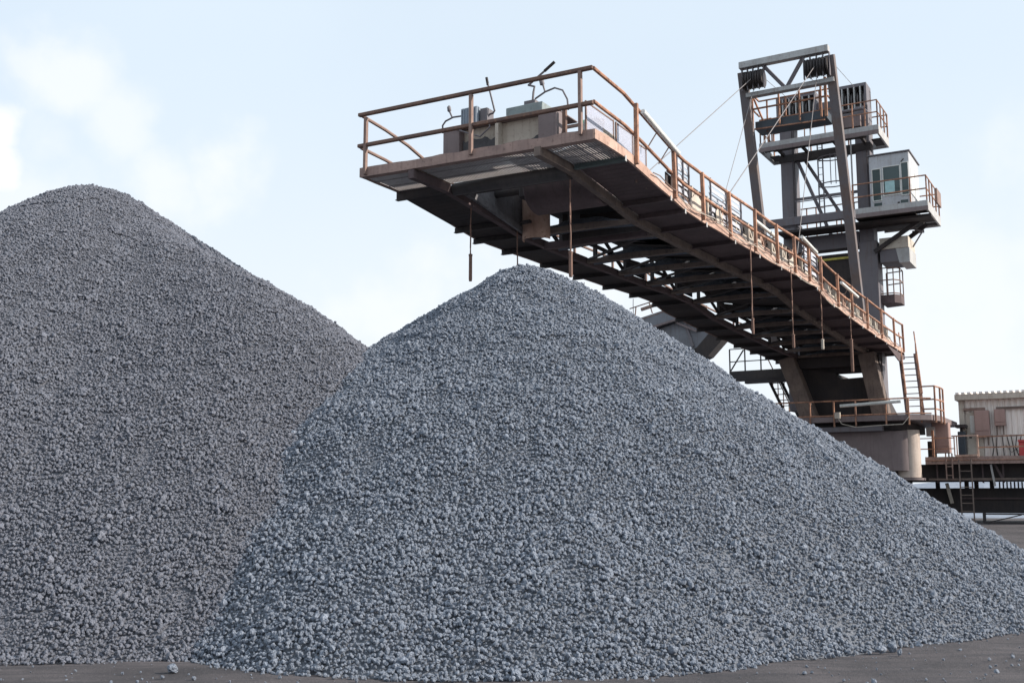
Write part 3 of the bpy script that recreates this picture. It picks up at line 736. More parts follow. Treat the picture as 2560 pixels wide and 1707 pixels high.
    for t in (-5.06, -2.57, -.27): MB().bar((t, -.03, 7.95), (t, -.03, 7.84 + 1.29), .075, .06, (1, 0, 0)).build('post', 'railgrey', rt, o)
    rails = MB(); ss = [0, .8, 1.6, 2.4, 3.6, 4.4] + [5.5 + i * 1.5 for i in range(15)]
    for fr in (1, .5): rails.tube([(LT + .03, s, zb(s) + (hr(s) + .05 - .10 * min(1, s / 2)) * fr - (.0 if s < 1.7 else .12 * min(1, (s - 1.7) / 2))) for s in ss], .036, 8)
    o = rails.build('handrail', 'railgrey', rt, smooth=True)
    for s in (2.2, 4.4, 7.0, 9.5, 12, 14.5, 17, 20, 23, 26): MB().bar((LT + .03, s, zb(s) + .1), (LT + .03, s, zb(s) + hr(s) - .12), .06, .06, (1, 0, 0)).build('post', 'railgrey', rt, o)
    MB().bar((-3.5, 2.3, 9.05), (-.9, 2.3, 9.05), .05, .06).build('rear_rail', 'railgrey', rt)
    # thin cable tied along the right edge
    MB().tube([(.06, s, zb(s) + .16 + .035 * math.sin(s * 2.1) + .04 * math.sin(s * 5)) for s in np.arange(2.5, 28, .35)], .012, 5).build('edge_cable', 'railgrey', rt, smooth=True)
    MB().tube([(.07, s, zb(s) + .10 - .11 * abs(math.sin(s * 1.05)) + .10 * math.sin(s * .31)) for s in np.arange(3.8, 20, .22)], .011, 5).build('edge_cable', 'cream', rt, smooth=True)
    # tube lamps clipped to the rail
    for (p, q) in (((.05, 2.05, 8.98), (.05, 3.9, 8.66)), ((-.15, 9.7, 8.56), (-.15, 11.6, 8.50)), ((.05, 18.0, 8.36), (.05, 20.3, 8.26)), ((.08, 13.3, 8.86), (.08, 14.9, 8.72))):
        l = MB().tube([p, q], .05, 10).build('tube_lamp', 'white', rt, smooth=True)
        d = Vector(q) - Vector(p)
        for k in (.45, .8):
            c = Vector(p) + d * k; MB().bar(c + Vector((.0, 0, .06)), c + Vector((-.25, -.1, -.38)), .03, .02).build('lamp_bracket', 'railgrey', rt, l)
    # end beam under the rear of the boom
    MB().box(-4.6, -.7, 27.2, 27.5, 6.75, 7.13).build('end_girder', 'dark', rt)
    MB().box(-3.84, -1.25, 27.25, 27.45, 7.133, 8.1).build('end_plate', 'dark', rt)
    MB().plate([(.02, 25.2, zb(25) - .09), (.02, 28.6, zb(28) - .09), (.02, 28.6, 7.05), (.02, 27.4, 6.85)], (-.04, 0, 0)).build('end_gusset', 'under', rt)


build_boom()


def control_box_ribbed():
    r_ = thing('control_box', 'ribbed blue grey control box with upright lever, left one on the head frame', 'control box', (-3.25, .95, 8.812))
    b = MB().box(-3.50, -3.12, .78, 1.18, 9.07, 9.42); 
    for i in range(7): b.box(-3.49 + i * .056, -3.465 + i * .056, .760, .779, 9.08, 9.41)
    o = b.build('housing', 'bluebox', r_, bevel=.008)
    st = MB()
    for t in (-3.44, -3.16): st.bar((t, 1.0, 8.987), (t, 1.0, 9.04), .05, .05, (1, 0, 0))
    st.build('stand', 'tower', r_)
    MB().box(-3.09, -2.93, .85, 1.1, 9.08, 9.37).build('switch_block', 'tower', r_)
    MB().tube([(-2.93, .95, 9.26), (-2.84, .93, 9.26), (-2.80, .92, 9.30), (-2.98, .92, 9.98)], .020, 8).build('lever', 'tower', r_, smooth=True)
    MB().tube([(-2.958, .92, 9.86), (-2.99, .92, 10.02)], .028, 8).build('lever_grip', 'dark', r_, smooth=True)
    MB().tube([(-3.94, .8, 9.0), (-3.95, .8, 9.16), (-3.88, .8, 9.24), (-3.7, .8, 9.29), (-3.5, .8, 9.28)], .018, 6).build('conduit', 'tower', r_, smooth=True)
    MB().tube([(-3.72, .8, 9.29), (-3.78, .8, 9.42), (-3.79, .8, 9.44), (-3.80, .8, 9.52), (-3.79, .8, 9.55)], [.016, .02, .04, .04, .015], 8).build('limit_switch', 'tower', r_, smooth=True)
    return r_


def control_box_flat():
    r_ = thing('control_box', 'flat teal grey control box with slanting lever, right one on the head frame', 'control box', (-2.05, .95, 8.812))
    MB().box(-2.46, -1.66, .78, 1.2, 9.05, 9.24).build('housing', 'tealbox', r_, bevel=.008)
    st = MB()
    for t in (-2.4, -1.72): st.bar((t, 1.0, 8.987), (t, 1.0, 9.03), .05, .05, (1, 0, 0))
    st.build('stand', 'tower', r_)
    MB().box(-2.10, -1.86, .86, 1.06, 9.242, 9.34).build('switch_block', 'tower', r_)
    MB().tube([(-1.96, .95, 9.34), (-1.93, .93, 9.52), (-1.90, .92, 9.62), (-2.04, .92, 9.68)], .022, 8).build('crank', 'tower', r_, smooth=True)
    MB().tube([(-2.04, .92, 9.67), (-1.47, .92, 10.02)], .021, 8).build('lever', 'tower', r_, smooth=True)
    MB().tube([(-1.68, .92, 9.89), (-1.46, .92, 10.03)], .03, 8).build('lever_grip', 'dark', r_, smooth=True)
    MB().tube([(-1.88, .9, 9.36), (-1.66, .9, 9.46), (-1.45, .9, 9.50), (-1.28, .9, 9.42), (-1.18, .9, 9.22), (-1.16, .9, 9.01)], .018, 6).build('conduit', 'tower', r_, smooth=True)
    MB().tube([(-1.66, .9, 9.46), (-1.70, .9, 9.60), (-1.72, .9, 9.63), (-1.74, .9, 9.71), (-1.73, .9, 9.75)], [.016, .02, .05, .05, .015], 8).build('limit_switch', 'tower', r_, smooth=True)
    return r_


for f_ in (control_box_ribbed, control_box_flat): f_().location += W((.18, 0, -.175)) - W((0, 0, 0))


def hanging(t, s, ztop, zw, zbot, label, wr=.032, rr=.012, m='weight'):
    r_ = thing('hanging_weight', label, 'hanging weight', (t, s, zbot), 'ropes and bar weights hanging under the boom')
    n = 8; MB().tube([(t + wob(i * .9, s + 1, .012), s + wob(i * .8, s + 2, .012), ztop + (zw - ztop) * i / n) for i in range(n + 1)], rr, 6).build('rope', 'weight', r_, smooth=True)
    if zbot < zw - .02:
        MB().tube([(t, s, zw + .02), (t, s, zw), (t, s, zw - .06), (t, s, zbot + .05), (t, s, zbot)], [.012, wr * 1.25, wr, wr * 1.05, wr * .9], 8).build('bar_weight', m, r_, smooth=True)
    return r_


hanging(-3.94, 2.15, 7.85, 6.62, 6.05, 'rope with a long bar weight, hanging nearest the tip against open sky', .036, .016)
hanging(-3.84, 3.95, 7.62, 6.5, 6.49, 'rope without a visible weight, ending behind the top of the near heap', .016, .016)
hanging(-1.15, 1.28, 7.60, 6.18, 5.70, 'rope with a short rusty weight, hanging from the front right stringer', .038, .017)
hanging(.05, 8.6, 7.72, 5.85, 5.47, 'long rope with slim weight, first of the four along the right edge', .036, .017)
hanging(.05, 12.15, 7.78, 5.92, 5.56, 'long rope with slim weight, second of the four along the right edge', .04, .017)
hanging(.05, 15.3, 7.80, 6.18, 5.89, 'rope with a pale short weight, third of the four along the right edge', .042, .016, 'cream')
hanging(.05, 19.05, 7.55, 6.66, 5.60, 'thin line with a long bar, last of the four along the right edge', .05, .014)
hanging(LT - .03, 10.2, 7.55, 5.9, 5.89, 'bare thin line hanging from the left edge, nearer the tip', .01, .010)
hanging(LT - .03, 13.6, 7.62, 6.0, 5.99, 'bare thin line hanging from the left edge, farther from the tip', .01, .010)

# ================================================================== LUFFING A-FRAME
def build_aframe():
    r_ = thing('luffing_frame', 'tall leaning grey frame with sheave blocks at its top', 'luffing frame', (-2.8, 26.6, 7.4))
    def leg_s(z): return 22.75 + (18.2 - z) * .345
    for t0, t1 in ((-4.47, -4.62), (-1.10, -1.10)):
        b = MB(); zt, zb_ = (18.0, 7.4)
        b.bar((t0, leg_s(zt), zt), (t1, leg_s(zb_), zb_), .30, .34, (1, 0, 0)); b.build('frame_leg', 'leg', r_, bevel=.01)
    MB().box(-4.54, -1.10, 22.55, 22.85, 18.08, 18.34).build('top_beam', 'towerlight', r_, bevel=.01)
    MB().box(-4.4, -1.0, 22.90, 23.2, 17.00, 17.17).build('lower_beam', 'towerlight', r_, bevel=.01)
    MB().bar((-3.62, 22.75, 18.08), (-2.90, 23.0, 17.17), .13, .13, (1, 0, 0)).build('vee_brace', 'tower', r_)
    MB().bar((-2.08, 22.75, 18.08), (-2.78, 23.0, 17.17), .13, .13, (1, 0, 0)).build('vee_brace', 'tower', r_)
    for a, b_ in ((-4.42, -3.62), (-2.02, -1.12)):
        k = 8
        for i in range(k):
            t = a + (b_ - a) * (i + .5) / k
            MB().tube([(t - .035, 22.82, 17.62), (t - .012, 22.82, 17.62), (t + .012, 22.82, 17.62), (t + .035, 22.82, 17.62)], [.36, .32, .32, .36], 22).build('sheave', 'sheave', r_, smooth=True)
        pl = MB()
        for i in range(5):
            t = a - .03 + (b_ - a + .06) * i / 4; pl.box(t - .014, t + .014, 22.62, 22.78, 17.17, 18.08)
        pl.build('sheave_cheek', 'tower', r_)
    MB().box(-4.7, -1.0, 25.30, 25.55, 12.30, 12.62).build('tie_beam', 'tower', r_, bevel=.01)
    # maintenance platform behind the sheaves, with orange rails
    MB().box(-4.36, -1.55, 23.9, 24.75, 15.98, 16.30).build('service_platform', 'navy', r_)
    rl = MB()
    for z in (17.42, 16.78): rl.bar((-4.42, 23.75, z), (-1.45, 23.75, z), .06, .06)
    rl.bar((-4.36, 23.75, 15.95), (-1.6, 23.75, 15.86), .06, .05)
    for t in (-4.42, -1.45): rl.bar((t, 23.75, 17.42), (t, 24.7, 17.42), .05, .05); rl.bar((t, 23.75, 16.78), (t, 24.7, 16.78), .05, .05)
    rl.bar((-4.42, 24.7, 17.42), (-1.45, 24.7, 17.42), .05, .05); rl.bar((-4.42, 24.7, 16.6), (-1.45, 24.7, 16.6), .05, .05)
    o = rl.build('handrail', 'rail', r_)
    for t, s in ((-4.40, 23.75), (-2.55, 23.75), (-1.72, 23.75), (-3.35, 23.75), (-4.1, 24.7), (-3.6, 24.7), (-3.35, 24.7), (-2.0, 24.7), (-1.5, 24.7)):
        MB().bar((t, s, 16.0), (t, s, 17.42), .085 if s < 24 else .05, .06, (1, 0, 0)).build('post', 'rail', r_, o)
    MB().box(-1.56, -1.46, 23.6, 23.68, 15.95, 17.5).build('fixing_plate', 'rail', r_)
    MB().bar((-4.38, 23.8, 17.3), (-3.98, 24.3, 15.95), .09, .06, (1, 0, 0)).build('platform_brace', 'rail', r_)


build_aframe()


def rope(a, b, label, r=.018, sag=0.0):
    n = 12; a, b = Vector(a), Vector(b); root = thing('hoist_rope', label, 'wire rope', tuple(b), 'hoist ropes of the luffing frame')
    MB().tube([a.lerp(b, i / n) - Vector((0, 0, sag * 4 * (i / n) * (1 - i / n))) for i in range(n + 1)], r, 6).build('strand', 'rope', root, smooth=True)


rope((-4.05, 22.6, 17.6), (-4.0, 8.3, 8.75), 'long straight hoist rope from the left sheaves to the boom, the farther reaching one', .014)
rope((-1.62, 22.6, 17.6), (-1.22, 9.6, 8.75), 'long straight hoist rope from the right sheaves down across the left leg', .015)
rope((-4.05, 22.8, 17.2), (-4.0, 16.4, 8.75), 'steep hoist rope dropping from the left sheaves beside the left leg', .013)
rope((-1.62, 22.8, 17.2), (-1.3, 17.6, 8.75), 'steep hoist rope dropping from the right sheaves in front of the left column', .013)
rope((-1.15, 22.9, 17.9), (-1.3, 27.9, 18.5), 'short backstay rope from the right sheaves to the tower head, upper', .010)
rope((-1.9, 22.9, 17.3), (-1.9, 27.9, 18.0), 'short backstay rope from the right sheaves to the tower head, lower', .010)
rope((-3.7, 22.9, 17.7), (-3.8, 27.9, 18.2), 'short backstay rope from the left sheaves to the tower head', .010)

# ================================================================== HOIST TOWER
def build_tower():
    r_ = thing('hoist_tower', 'grey two column steel tower with railed platforms behind the leaning frame', 'steel tower', (-2.7, 28.4, 5.0))
    for t in (-4.26, -1.12):
        MB().box(t - .29, t + .29, 28.0, 28.75, 5.1, 17.7).build('column', 'tower', r_, bevel=.012)
        MB().box(t - .33, t + .33, 27.96, 28.79, 12.9, 13.05).build('column_band', 'tower', r_)
    MB().box(-1.42, -.72, 27.9, 28.85, 5.1, 11.9).build('column_casing', 'tower', r_, bevel=.012)
    # tower head: two finned sheave housings
    for a, b_ in ((-4.66, -2.95), (-2.35, -.86)):
        h = MB().box(a, b_, 28.0, 28.9, 18.55, 18.68); h.box(a, a + .09, 28.0, 28.9, 17.5, 18.55); h.box(b_ - .09, b_, 28.0, 28.9, 17.5, 18.55); h.box(a, b_, 28.6, 28.9, 17.5, 18.55)
        o = h.build('sheave_housing', 'tower', r_)
        f = MB(); k = 6
        for i in range(1, k): t = a + (b_ - a) * i / k; f.box(t - .025, t + .025, 27.97, 28.4, 17.55, 18.55)
        f.build('fin', 'towerlight', r_, o)
        for i in range(k):
            t = a + (b_ - a) * (i + .5) / k; MB().tube([(t - .03, 28.4, 18.0), (t + .03, 28.4, 18.0)], .40, 16).build('sheave', 'sheave', r_, o, smooth=True)
    MB().box(-4.6, -.9, 28.1, 28.6, 17.30, 17.50).build('head_beam', 'tower', r_)
    MB().box(-3.0, -2.3, 28.2, 28.5, 17.5, 18.2).build('winch_motor', 'tower', r_)
    MB().tube([(-1.9, 27.6, 16.6), (-1.9, 27.6, 17.25), (-1.75, 27.6, 17.42), (-.95, 27.6, 17.42), (-.8, 27.6, 17.25), (-.8, 27.6, 16.5)], .07, 8).build('hoop_pipe', 'tower', r_, smooth=True)
    MB().box(-1.9, -1.1, 27.7, 28.0, 16.75, 17.25).build('motor_cover', 'mauve', r_)
    # upper platform: channel frame with open bays, grating between
    z0, z1 = 16.05, 16.42
    p = MB().box(-5.15, -.25, 26.95, 27.03, z0, z1); p.box(-5.15, -.25, 29.0, 29.08, z0, z1); p.box(-5.15, -5.08, 27.04, 28.99, z0, z1); p.box(-.32, -.25, 27.04, 28.99, z0, z1)
    o = p.build('upper_platform', 'towerlight', r_)
    MB().box(-5.16, -.24, 26.925, 26.947, z0 - .01, z0 + .16).build('edge_channel', 'mauve', r_, o)
    g = MB().box(-5.05, -4.65, 27.04, 27.5, z0 + .1, z0 + .14); g.box(-.75, -.34, 27.04, 27.3, z0 + .1, z0 + .14); g.box(-.75, -.34, 28.0, 28.95, z0 + .1, z0 + .14); g.box(-5.05, -4.65, 28.2, 28.95, z0 + .1, z0 + .14)
    g.box(-4.6, -.8, 27.05, 27.35, z0 + .02, z0 + .16); g.box(-4.6, -.8, 27.95, 28.3, z0 - .3, z0 + .02); g.box(-3.9, -1.5, 28.5, 28.9, z0 + .1, z0 + .14)
    for t in (-4.4, -3.4, -2.1, -1.0): g.box(t - .05, t + .05, 27.05, 28.95, z0 - .02, z0 + .09)
    g.build('platform_grating', 'dark', r_, o)
    # rails of the upper platform
    zr = z1
    for path in ([(-1.75, 27.0), (-.28, 27.0), (-.28, 29.0)], [(-5.1, 29.0), (-5.1, 27.0), (-4.6, 27.0)], [(-5.1, 29.04), (-.28, 29.04)]):
        rl = MB()
        for h in (1.05, .55): rl.tube([(t, s, zr + h) for t, s in path], .028, 6)
        hh = rl.build('handrail', 'rail', r_, o, smooth=True)
        ps = MB()
        for i in range(len(path) - 1):
            for k in range(4): t = path[i][0] + (path[i + 1][0] - path[i][0]) * k / 3; s = path[i][1] + (path[i + 1][1] - path[i][1]) * k / 3; ps.bar((t, s, z1 - .2), (t, s, zr + 1.05), .05, .05, (1, 0, 0))
        ps.build('handrail_posts', 'rail', r_, o)
    rl = MB()
    for t in (-3.3, -2.45): rl.bar((t, 27.3, z1), (t, 27.3, z1 + .62), .04, .04, (1, 0, 0))
    rl.bar((-3.3, 27.3, z1 + .62), (-2.45, 27.3, z1 + .62), .04, .04); rl.build('ladder_gate', 'rail', r_, o)
    # bracing below the platform
    for a, b_ in (((-3.95, 28.2, 16.0), (-2.55, 28.2, 12.3)), ((-3.7, 28.5, 16.0), (-1.6, 28.5, 12.2))):
        MB().bar(a, b_, .13, .13, (0, 1, 0)).build('diagonal_brace', 'tower', r_)
    MB().box(-3.95, -1.4, 28.1, 28.22, 14.05, 14.15).build('guard_bar', 'tower', r_)
    MB().tube([(-1.56, 27.88, 12.6), (-1.56, 27.88, 16.9)], .035, 6).build('riser_pipe', 'towerlight', r_, smooth=True)
    cb = MB()
    for t in (-4.02, -3.94, -.95): cb.tube([(t + wob(z, 70 + t, .015), 27.955, z) for z in np.arange(12.6, 17.4, .5)], .014, 5)
    cb.build('cable_run', 'dark', r_, smooth=True)
    # mid level girders and walkway
    MB().box(-4.0, -1.43, 28.0, 28.6, 11.75, 12.40).build('main_girder', 'tower', r_, bevel=.012)
    MB().box(-4.5, 1.55, 27.0, 28.0, 12.42, 12.52).build('mid_walkway', 'dark', r_)
    rl = MB()
    for z in (12.95, 13.4, 13.85): rl.bar((-4.0, 28.9, z), (-1.4, 28.9, z), .045, .045)
    for t in (-3.75, -3.35, -2.5, -1.75): rl.bar((t, 28.9, 12.4), (t, 28.9, 13.85), .045, .045, (1, 0, 0))
    rl.tube([(-3.6, 28.85, 13.5), (-2.7, 28.85, 13.52), (-2.3, 28.85, 13.3), (-2.3, 28.85, 12.5)], .03, 6)
    rl.build('mid_rail', 'rail', r_)
    MB().box(-4.0, -1.45, 28.9, 29.3, 12.3, 12.45).build('rear_walkway', 'dark', r_)
    # machine room between the columns, its shadow put in as near-black colour
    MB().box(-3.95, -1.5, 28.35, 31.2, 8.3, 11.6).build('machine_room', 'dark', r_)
    MB().box(-3.3, -1.5, 28.28, 28.345, 11.35, 11.44).build('warning_strip', 'yellow', r_)
    MB().box(-1.75, -1.45, 28.2, 28.34, 9.0, 11.5).build('door_frame', 'towerlight', r_)
    MB().box(-1.95, -1.5, 28.18, 28.3, 10.5, 10.6).build('door_bar', 'dark', r_)
    # cabin platform on the right
    z0, z1 = 12.55, 12.92
    p = MB().box(-1.3, 1.53, 26.45, 26.53, z0, z1); p.box(1.46, 1.53, 26.54, 29.6, z0, z1); p.box(-.7, 1.46, 29.53, 29.6, z0, z1)
    o = p.build('cabin_platform', 'towerlight', r_)
    q = MB().box(-1.3, 1.54, 26.43, 26.447, z0 - .01, z0 + .15); q.build('edge_channel', 'mauve', r_, o)
    g = MB().box(-1.28, .95, 26.54, 29.5, z0 + .06, z0 + .14); g.box(.97, 1.45, 26.54, 27.3, z0 + .08, z0 + .12)
    for s in (27.9, 28.6, 29.3): g.box(.96, 1.45, s - .1, s + .1, z0 + .02, z0 + .12)
    g.bar((-.8, 27.8, 11.4), (1.1, 27.8, 12.55), .16, .12, (0, 1, 0)); g.bar((-.8, 28.9, 11.3), (1.1, 28.9, 12.55), .16, .12, (0, 1, 0)); g.box(-.8, 1.4, 27.7, 27.9, 12.40, 12.56)
    g.build('platform_bracket', 'dark', r_, o)
    path = [(-3.9, 26.5), (-1.3, 26.5), (1.5, 26.5), (1.5, 29.56), (.3, 29.56)]
    rl = MB()
    for h in (1.02, .5): rl.tube([(t, s, z1 + h - .02) for t, s in path[1:]], .03, 6)
    rl.build('handrail', 'rail', r_, o, smooth=True, label='rusty handrail round the cabin platform')
    ps = MB()
    for t, s in ((-1.28, 26.5), (.9, 26.5), (1.5, 26.5), (1.5, 27.2), (1.5, 27.9), (1.5, 28.7), (1.5, 29.5)): ps.bar((t, s, z1 - .2), (t, s, z1 + 1.0), .05, .05, (1, 0, 0))
    ps.build('handrail_posts', 'rail', r_, o)
    MB().box(1.53, 1.60, 28.5, 29.5, 13.3, 13.9).build('flood_lamp', 'railgrey', r_, o)
    rl = MB()
    for h in (.98, .92): rl.bar((-3.9, 27.6, z1 + h), (-1.45, 27.6, z1 + h), .035, .035)
    rl.build('link_rail', 'tower', r_)
    # small round balcony low on the right
    z0 = 9.35
    p = MB().plate([(-.72, 28.3, z0), (-.2, 28.3, z0), (.0, 28.6, z0), (.0, 29.3, z0), (-.72, 29.5, z0)], (0, 0, .34))
    o = p.build('balcony', 'under', r_)
    rl = MB(); path = [(-.72, 28.32), (-.22, 28.32), (-.02, 28.62), (-.02, 29.28), (-.7, 29.46)]
    for h in (.4, .95, 1.45): rl.tube([(t, s, z0 + h) for t, s in path], .025, 6)
    for t, s in path[1:] + [(-.45, 28.32)]: rl.bar((t, s, z0 + .2), (t, s, z0 + 1.45), .04, .04, (1, 0, 0))
    rl.build('balcony_rail', 'railgrey', r_, o)


build_tower()


def caged_ladder():
    r_ = thing('caged_ladder', 'dark caged ladder climbing between the two grey tower columns', 'ladder', (-2.75, 28.1, 12.4))
    a, b_, s, z0, z1 = -2.98, -2.78, 28.05, 12.5, 16.3
    st = MB()
    for t in (a, b_): st.bar((t, s, z0), (t, s, z1), .045, .05, (1, 0, 0))
    st.build('stile', 'tower', r_)
    rg = MB()
    for i in range(13): z = z0 + .2 + i * .29; rg.bar((a, s, z), (b_, s, z), .02, .02)
    rg.build('rungs', 'tower', r_)
    for z in (14.5, 15.65):
        MB().tube([(-2.88 + .55 + .62 * math.cos(x), s - .1 - .42 * math.sin(x), z) for x in [math.pi * 2 * k / 20 for k in range(21)]], .025, 6).build('cage_hoop', 'tower', r_, smooth=True)
    c = MB()
    for t, q in ((-2.35, -.5), (-2.15, -.48), (-1.75, -.2)): c.bar((t, s + q, 14.4), (t, s + q, 15.7), .03, .03, (1, 0, 0))
    c.build('cage_strap', 'tower', r_)


caged_ladder()


def operator_cabin():
    r_ = thing('operator_cabin', 'boxy white operator cabin with dark green windows high on the tower', 'operator cabin', (.05, 28.0, 12.72))
    t0, t1, s0, s1, z0, z1 = -.74, .80, 27.2, 29.35, 12.72, 15.20
    w = MB().box(t0, t1, s0, s1, z0, z1); w.build('shell', 'cabin', r_, bevel=.02)
    MB().box(t0 - .06, t1 + .05, s0 - .06, s1 + .12, z1 + .004, z1 + .05).build('cab_roof', 'tower', r_)
    for a, b_, c, d, bl in ((-.62, -.32, 13.35, 14.62, 0), (-.20, .42, 13.52, 14.66, 1), (.50, .74, 13.45, 14.74, 0)):
        f = MB()
        for q in ((a - .035, b_ + .035, c - .04, c), (a - .035, b_ + .035, d, d + .04), (a - .035, a, c, d), (b_, b_ + .035, c, d)): f.box(q[0], q[1], s0 - .035, s0 + .01, q[2], q[3])
        fo = f.build('window', 'white', r_, bevel=.01)
        MB().box(a, b_, s0 - .012, s0 - .004, c, d).build('pane', 'glass', r_, fo)
        if bl: MB().box(-.15, .22, s0 - .02, s0 - .0125, 13.6, 14.12).build('paper_sheet', 'blind', r_, fo)
    for a, b_ in ((-.60, -.30), (.42, .70)): MB().box(a, b_, s0 - .012, s0 - .004, 12.85, 13.24).build('lower_pane', 'glass', r_)
    for a, b_ in ((27.5, 28.2), (28.4, 29.1)): MB().box(t1 + .003, t1 + .012, a, b_, 13.5, 14.6).build('side_pane', 'white', r_)
    MB().box(.30, .38, s0 - .03, s0 - .003, 13.0, 13.18).build('handle', 'dark', r_)
    MB().tube([(.5, s0 - .03, 14.8), (.62, s0 - .08, 14.9)], .02, 6).build('wiper', 'dark', r_, smooth=True)
    MB().box(-.3, .0, 28.3, 28.6, z1 + .055, z1 + .35).build('roof_vent', 'towerlight', r_)


operator_cabin()


def air_unit():
    r_ = thing('equipment_box', 'pale box with a dark hopper bottom hanging below the cabin platform', 'equipment box', (.2, 28.3, 11.0))
    MB().box(-.62, .50, 27.9, 29.4, 11.48, 11.95).build('casing', 'cream', r_, bevel=.01)
    MB().box(-.62, .50, 27.95, 29.35, 10.95, 11.475).build('lower_casing', 'tower', r_, bevel=.01)
    MB().plate([(-.0, 27.93, 11.47), (.52, 27.93, 11.47), (.52, 27.93, 10.88), (.12, 27.93, 10.88)], (0, 1.5, 0)).build('hopper', 'towerlight', r_)
    fr = MB(); fr.bar((.5, 28.6, 12.4), (.95, 28.6, 12.2), .10, .06); fr.bar((.95, 28.6, 12.2), (.55, 28.6, 11.6), .05, .05); fr.bar((.5, 29.0, 12.3), (.95, 29.0, 12.3), .16, .10)
    fr.build('hanger', 'tower', r_)


air_unit()

# ================================================================== SLEWING DECK
def build_slew():
    r_ = thing('slewing_deck', 'brown slewing base with splayed legs and a railed ring deck under the tower', 'slewing base', (-2.0, 27.5, 2.4))
    # splayed legs
    for (tb, tt, w) in ((-3.35, -4.30, .62), (-.62, -1.12, .62)):
        b = MB(); b.bar((tb, 27.3, 4.2), (tt, 27.0, 7.2), w, .62, (0, 1, 0)); b.build('splayed_leg', 'chord', r_, bevel=.015)
    MB().plate([(-3.9, 27.7, 4.7), (-.5, 27.7, 4.7), (-.9, 27.7, 5.6), (-1.15, 27.7, 6.34), (-2.35, 27.7, 6.30), (-2.55, 27.7, 6.56), (-4.3, 27.7, 6.9)], (0, 2.2, 0)).build('hopper_front', 'dark', r_)
    MB().box(-4.4, -1.0, 27.9, 28.2, 6.55, 7.2).build('back_girder', 'dark', r_)
    # ring deck
    def ring(z, rr, n=28, a0=0, a1=2 * math.pi): return [(-2.2 + rr * math.cos(a0 + (a1 - a0) * i / n), 28.6 + rr * math.sin(a0 + (a1 - a0) * i / n), z) for i in range(n + 1)]
    pts = [(-5.6, 25.6), (-4.6, 24.9), (.7, 24.9), (1.4, 25.4), (1.58, 26.2), (1.58, 30.5), (-5.9, 30.5), (-5.9, 26.4)]
    b = MB(); b.plate([(t, s, 4.38) for t, s in pts], (0, 0, .20)); o = b.build('ring_deck', 'mauve', r_)
    path = [(-5.9, 26.4), (-5.6, 25.6), (-4.6, 24.9), (.7, 24.9), (1.4, 25.4)]
    rl = MB()
    for h in (.68, .12): rl.tube([(t, s, 4.5 + h + wob(t, 50, .01)) for t, s in path], .03, 6)
    rl.build('handrail', 'rail', r_, o, smooth=True, label='low rusty rail round the ring deck')
    ps = MB()
    for t in (-4.6, -2.9, -2.0, -1.2, -.1, .7): ps.bar((t, 24.9, 4.2), (t, 24.9, 5.18), .06, .05, (1, 0, 0))
    ps.build('handrail_posts', 'rail', r_, o)
    fr = MB()
    for t, s in ((1.52, 25.6), (1.02, 25.6), (1.6, 26.3), (1.6, 27.0)): fr.bar((t, s, 4.3), (t, s, 5.64), .075, .06, (1, 0, 0))
    for z in (5.64, 5.15, 4.8): fr.tube([(1.02, 25.6, z), (1.52, 25.6, z), (1.6, 26.3, z), (1.6, 27.0, z)], .03, 6)
    fr.build('gate_frame', 'rail', r_, o)
    MB().tube([(-1.75, 24.84, 4.98), (.45, 24.84, 5.06)], .06, 10).build('tube_lamp', 'white', r_, o, smooth=True)
    MB().tube([(-1.9, 24.8, 4.62), (-1.7, 24.8, 4.30), (-1.2, 24.8, 4.16), (-.4, 24.8, 4.20), (.5, 24.8, 4.22), (.72, 24.85, 4.5)], .016, 6).build('cable', 'cream', r_, o, smooth=True)
    MB().box(-1.95, -1.75, 24.75, 24.86, 4.5, 4.74).build('junction_box', 'cream', r_, o)
    MB().box(-5.0, .5, 25.6, 29.5, 4.05, 4.37).build('underdeck', 'dark', r_)
    MB().box(-4.6, -.3, 25.05, 25.4, 4.02, 4.20).build('lower_ledge', 'tower', r_)
    # drum with rounded right end
    n = 14; R_ = .62; prof = [(-5.2, 25.5)] + [(0.05 + R_ * math.sin(math.pi * i / n * 1.0), 25.5 + R_ - R_ * math.cos(math.pi * i / n)) for i in range(n + 1)] + [(-5.2, 26.74)]
    MB().plate([(t, s, 2.55) for t, s in prof], (0, 0, 1.47)).build('drum_wall', 'mauve', r_, smooth=True)
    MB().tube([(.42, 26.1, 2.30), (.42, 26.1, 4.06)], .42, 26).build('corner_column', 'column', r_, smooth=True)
    MB().tube([(.42, 26.1, 2.20), (.42, 26.1, 2.28)], .55, 26).build('column_foot', 'mauve', r_, smooth=True)
    MB().box(-5.0, .0, 25.9, 29.0, 1.4, 2.5).build('drum_base', 'dark', r_)


build_slew()


def inclined_ladder(name, label, a, b, w, n, m='dark', rails=True):
    """a, b: foot and head centre; w: half width vector along t"""
    r_ = thing(name, label, 'ladder', a); a, b = Vector(a), Vector(b); wv = Vector((w, 0, 0))
    for sg in (-1, 1): MB().bar(a + wv * sg, b + wv * sg, .05, .12, (1, 0, 0)).build('stile', m, r_)
    g = MB()
    for i in range(n): c = a.lerp(b, (i + .5) / n); g.bar(c - wv, c + wv, .12, .025, (0, 0, 1))
    g.build('treads', m, r_)
    if rails:
        for sg in (-1, 1):
            k = MB(); o = Vector((0, 0, .9)); k.tube([a + wv * sg + o * .95, b + wv * sg + o], .025, 6)
            for i in range(4): c = a.lerp(b, (i + .3) / 4) + wv * sg; k.bar(c, c + o, .035, .035, (1, 0, 0))
            k.build('ladder_rail', 'rail', r_)
    return r_


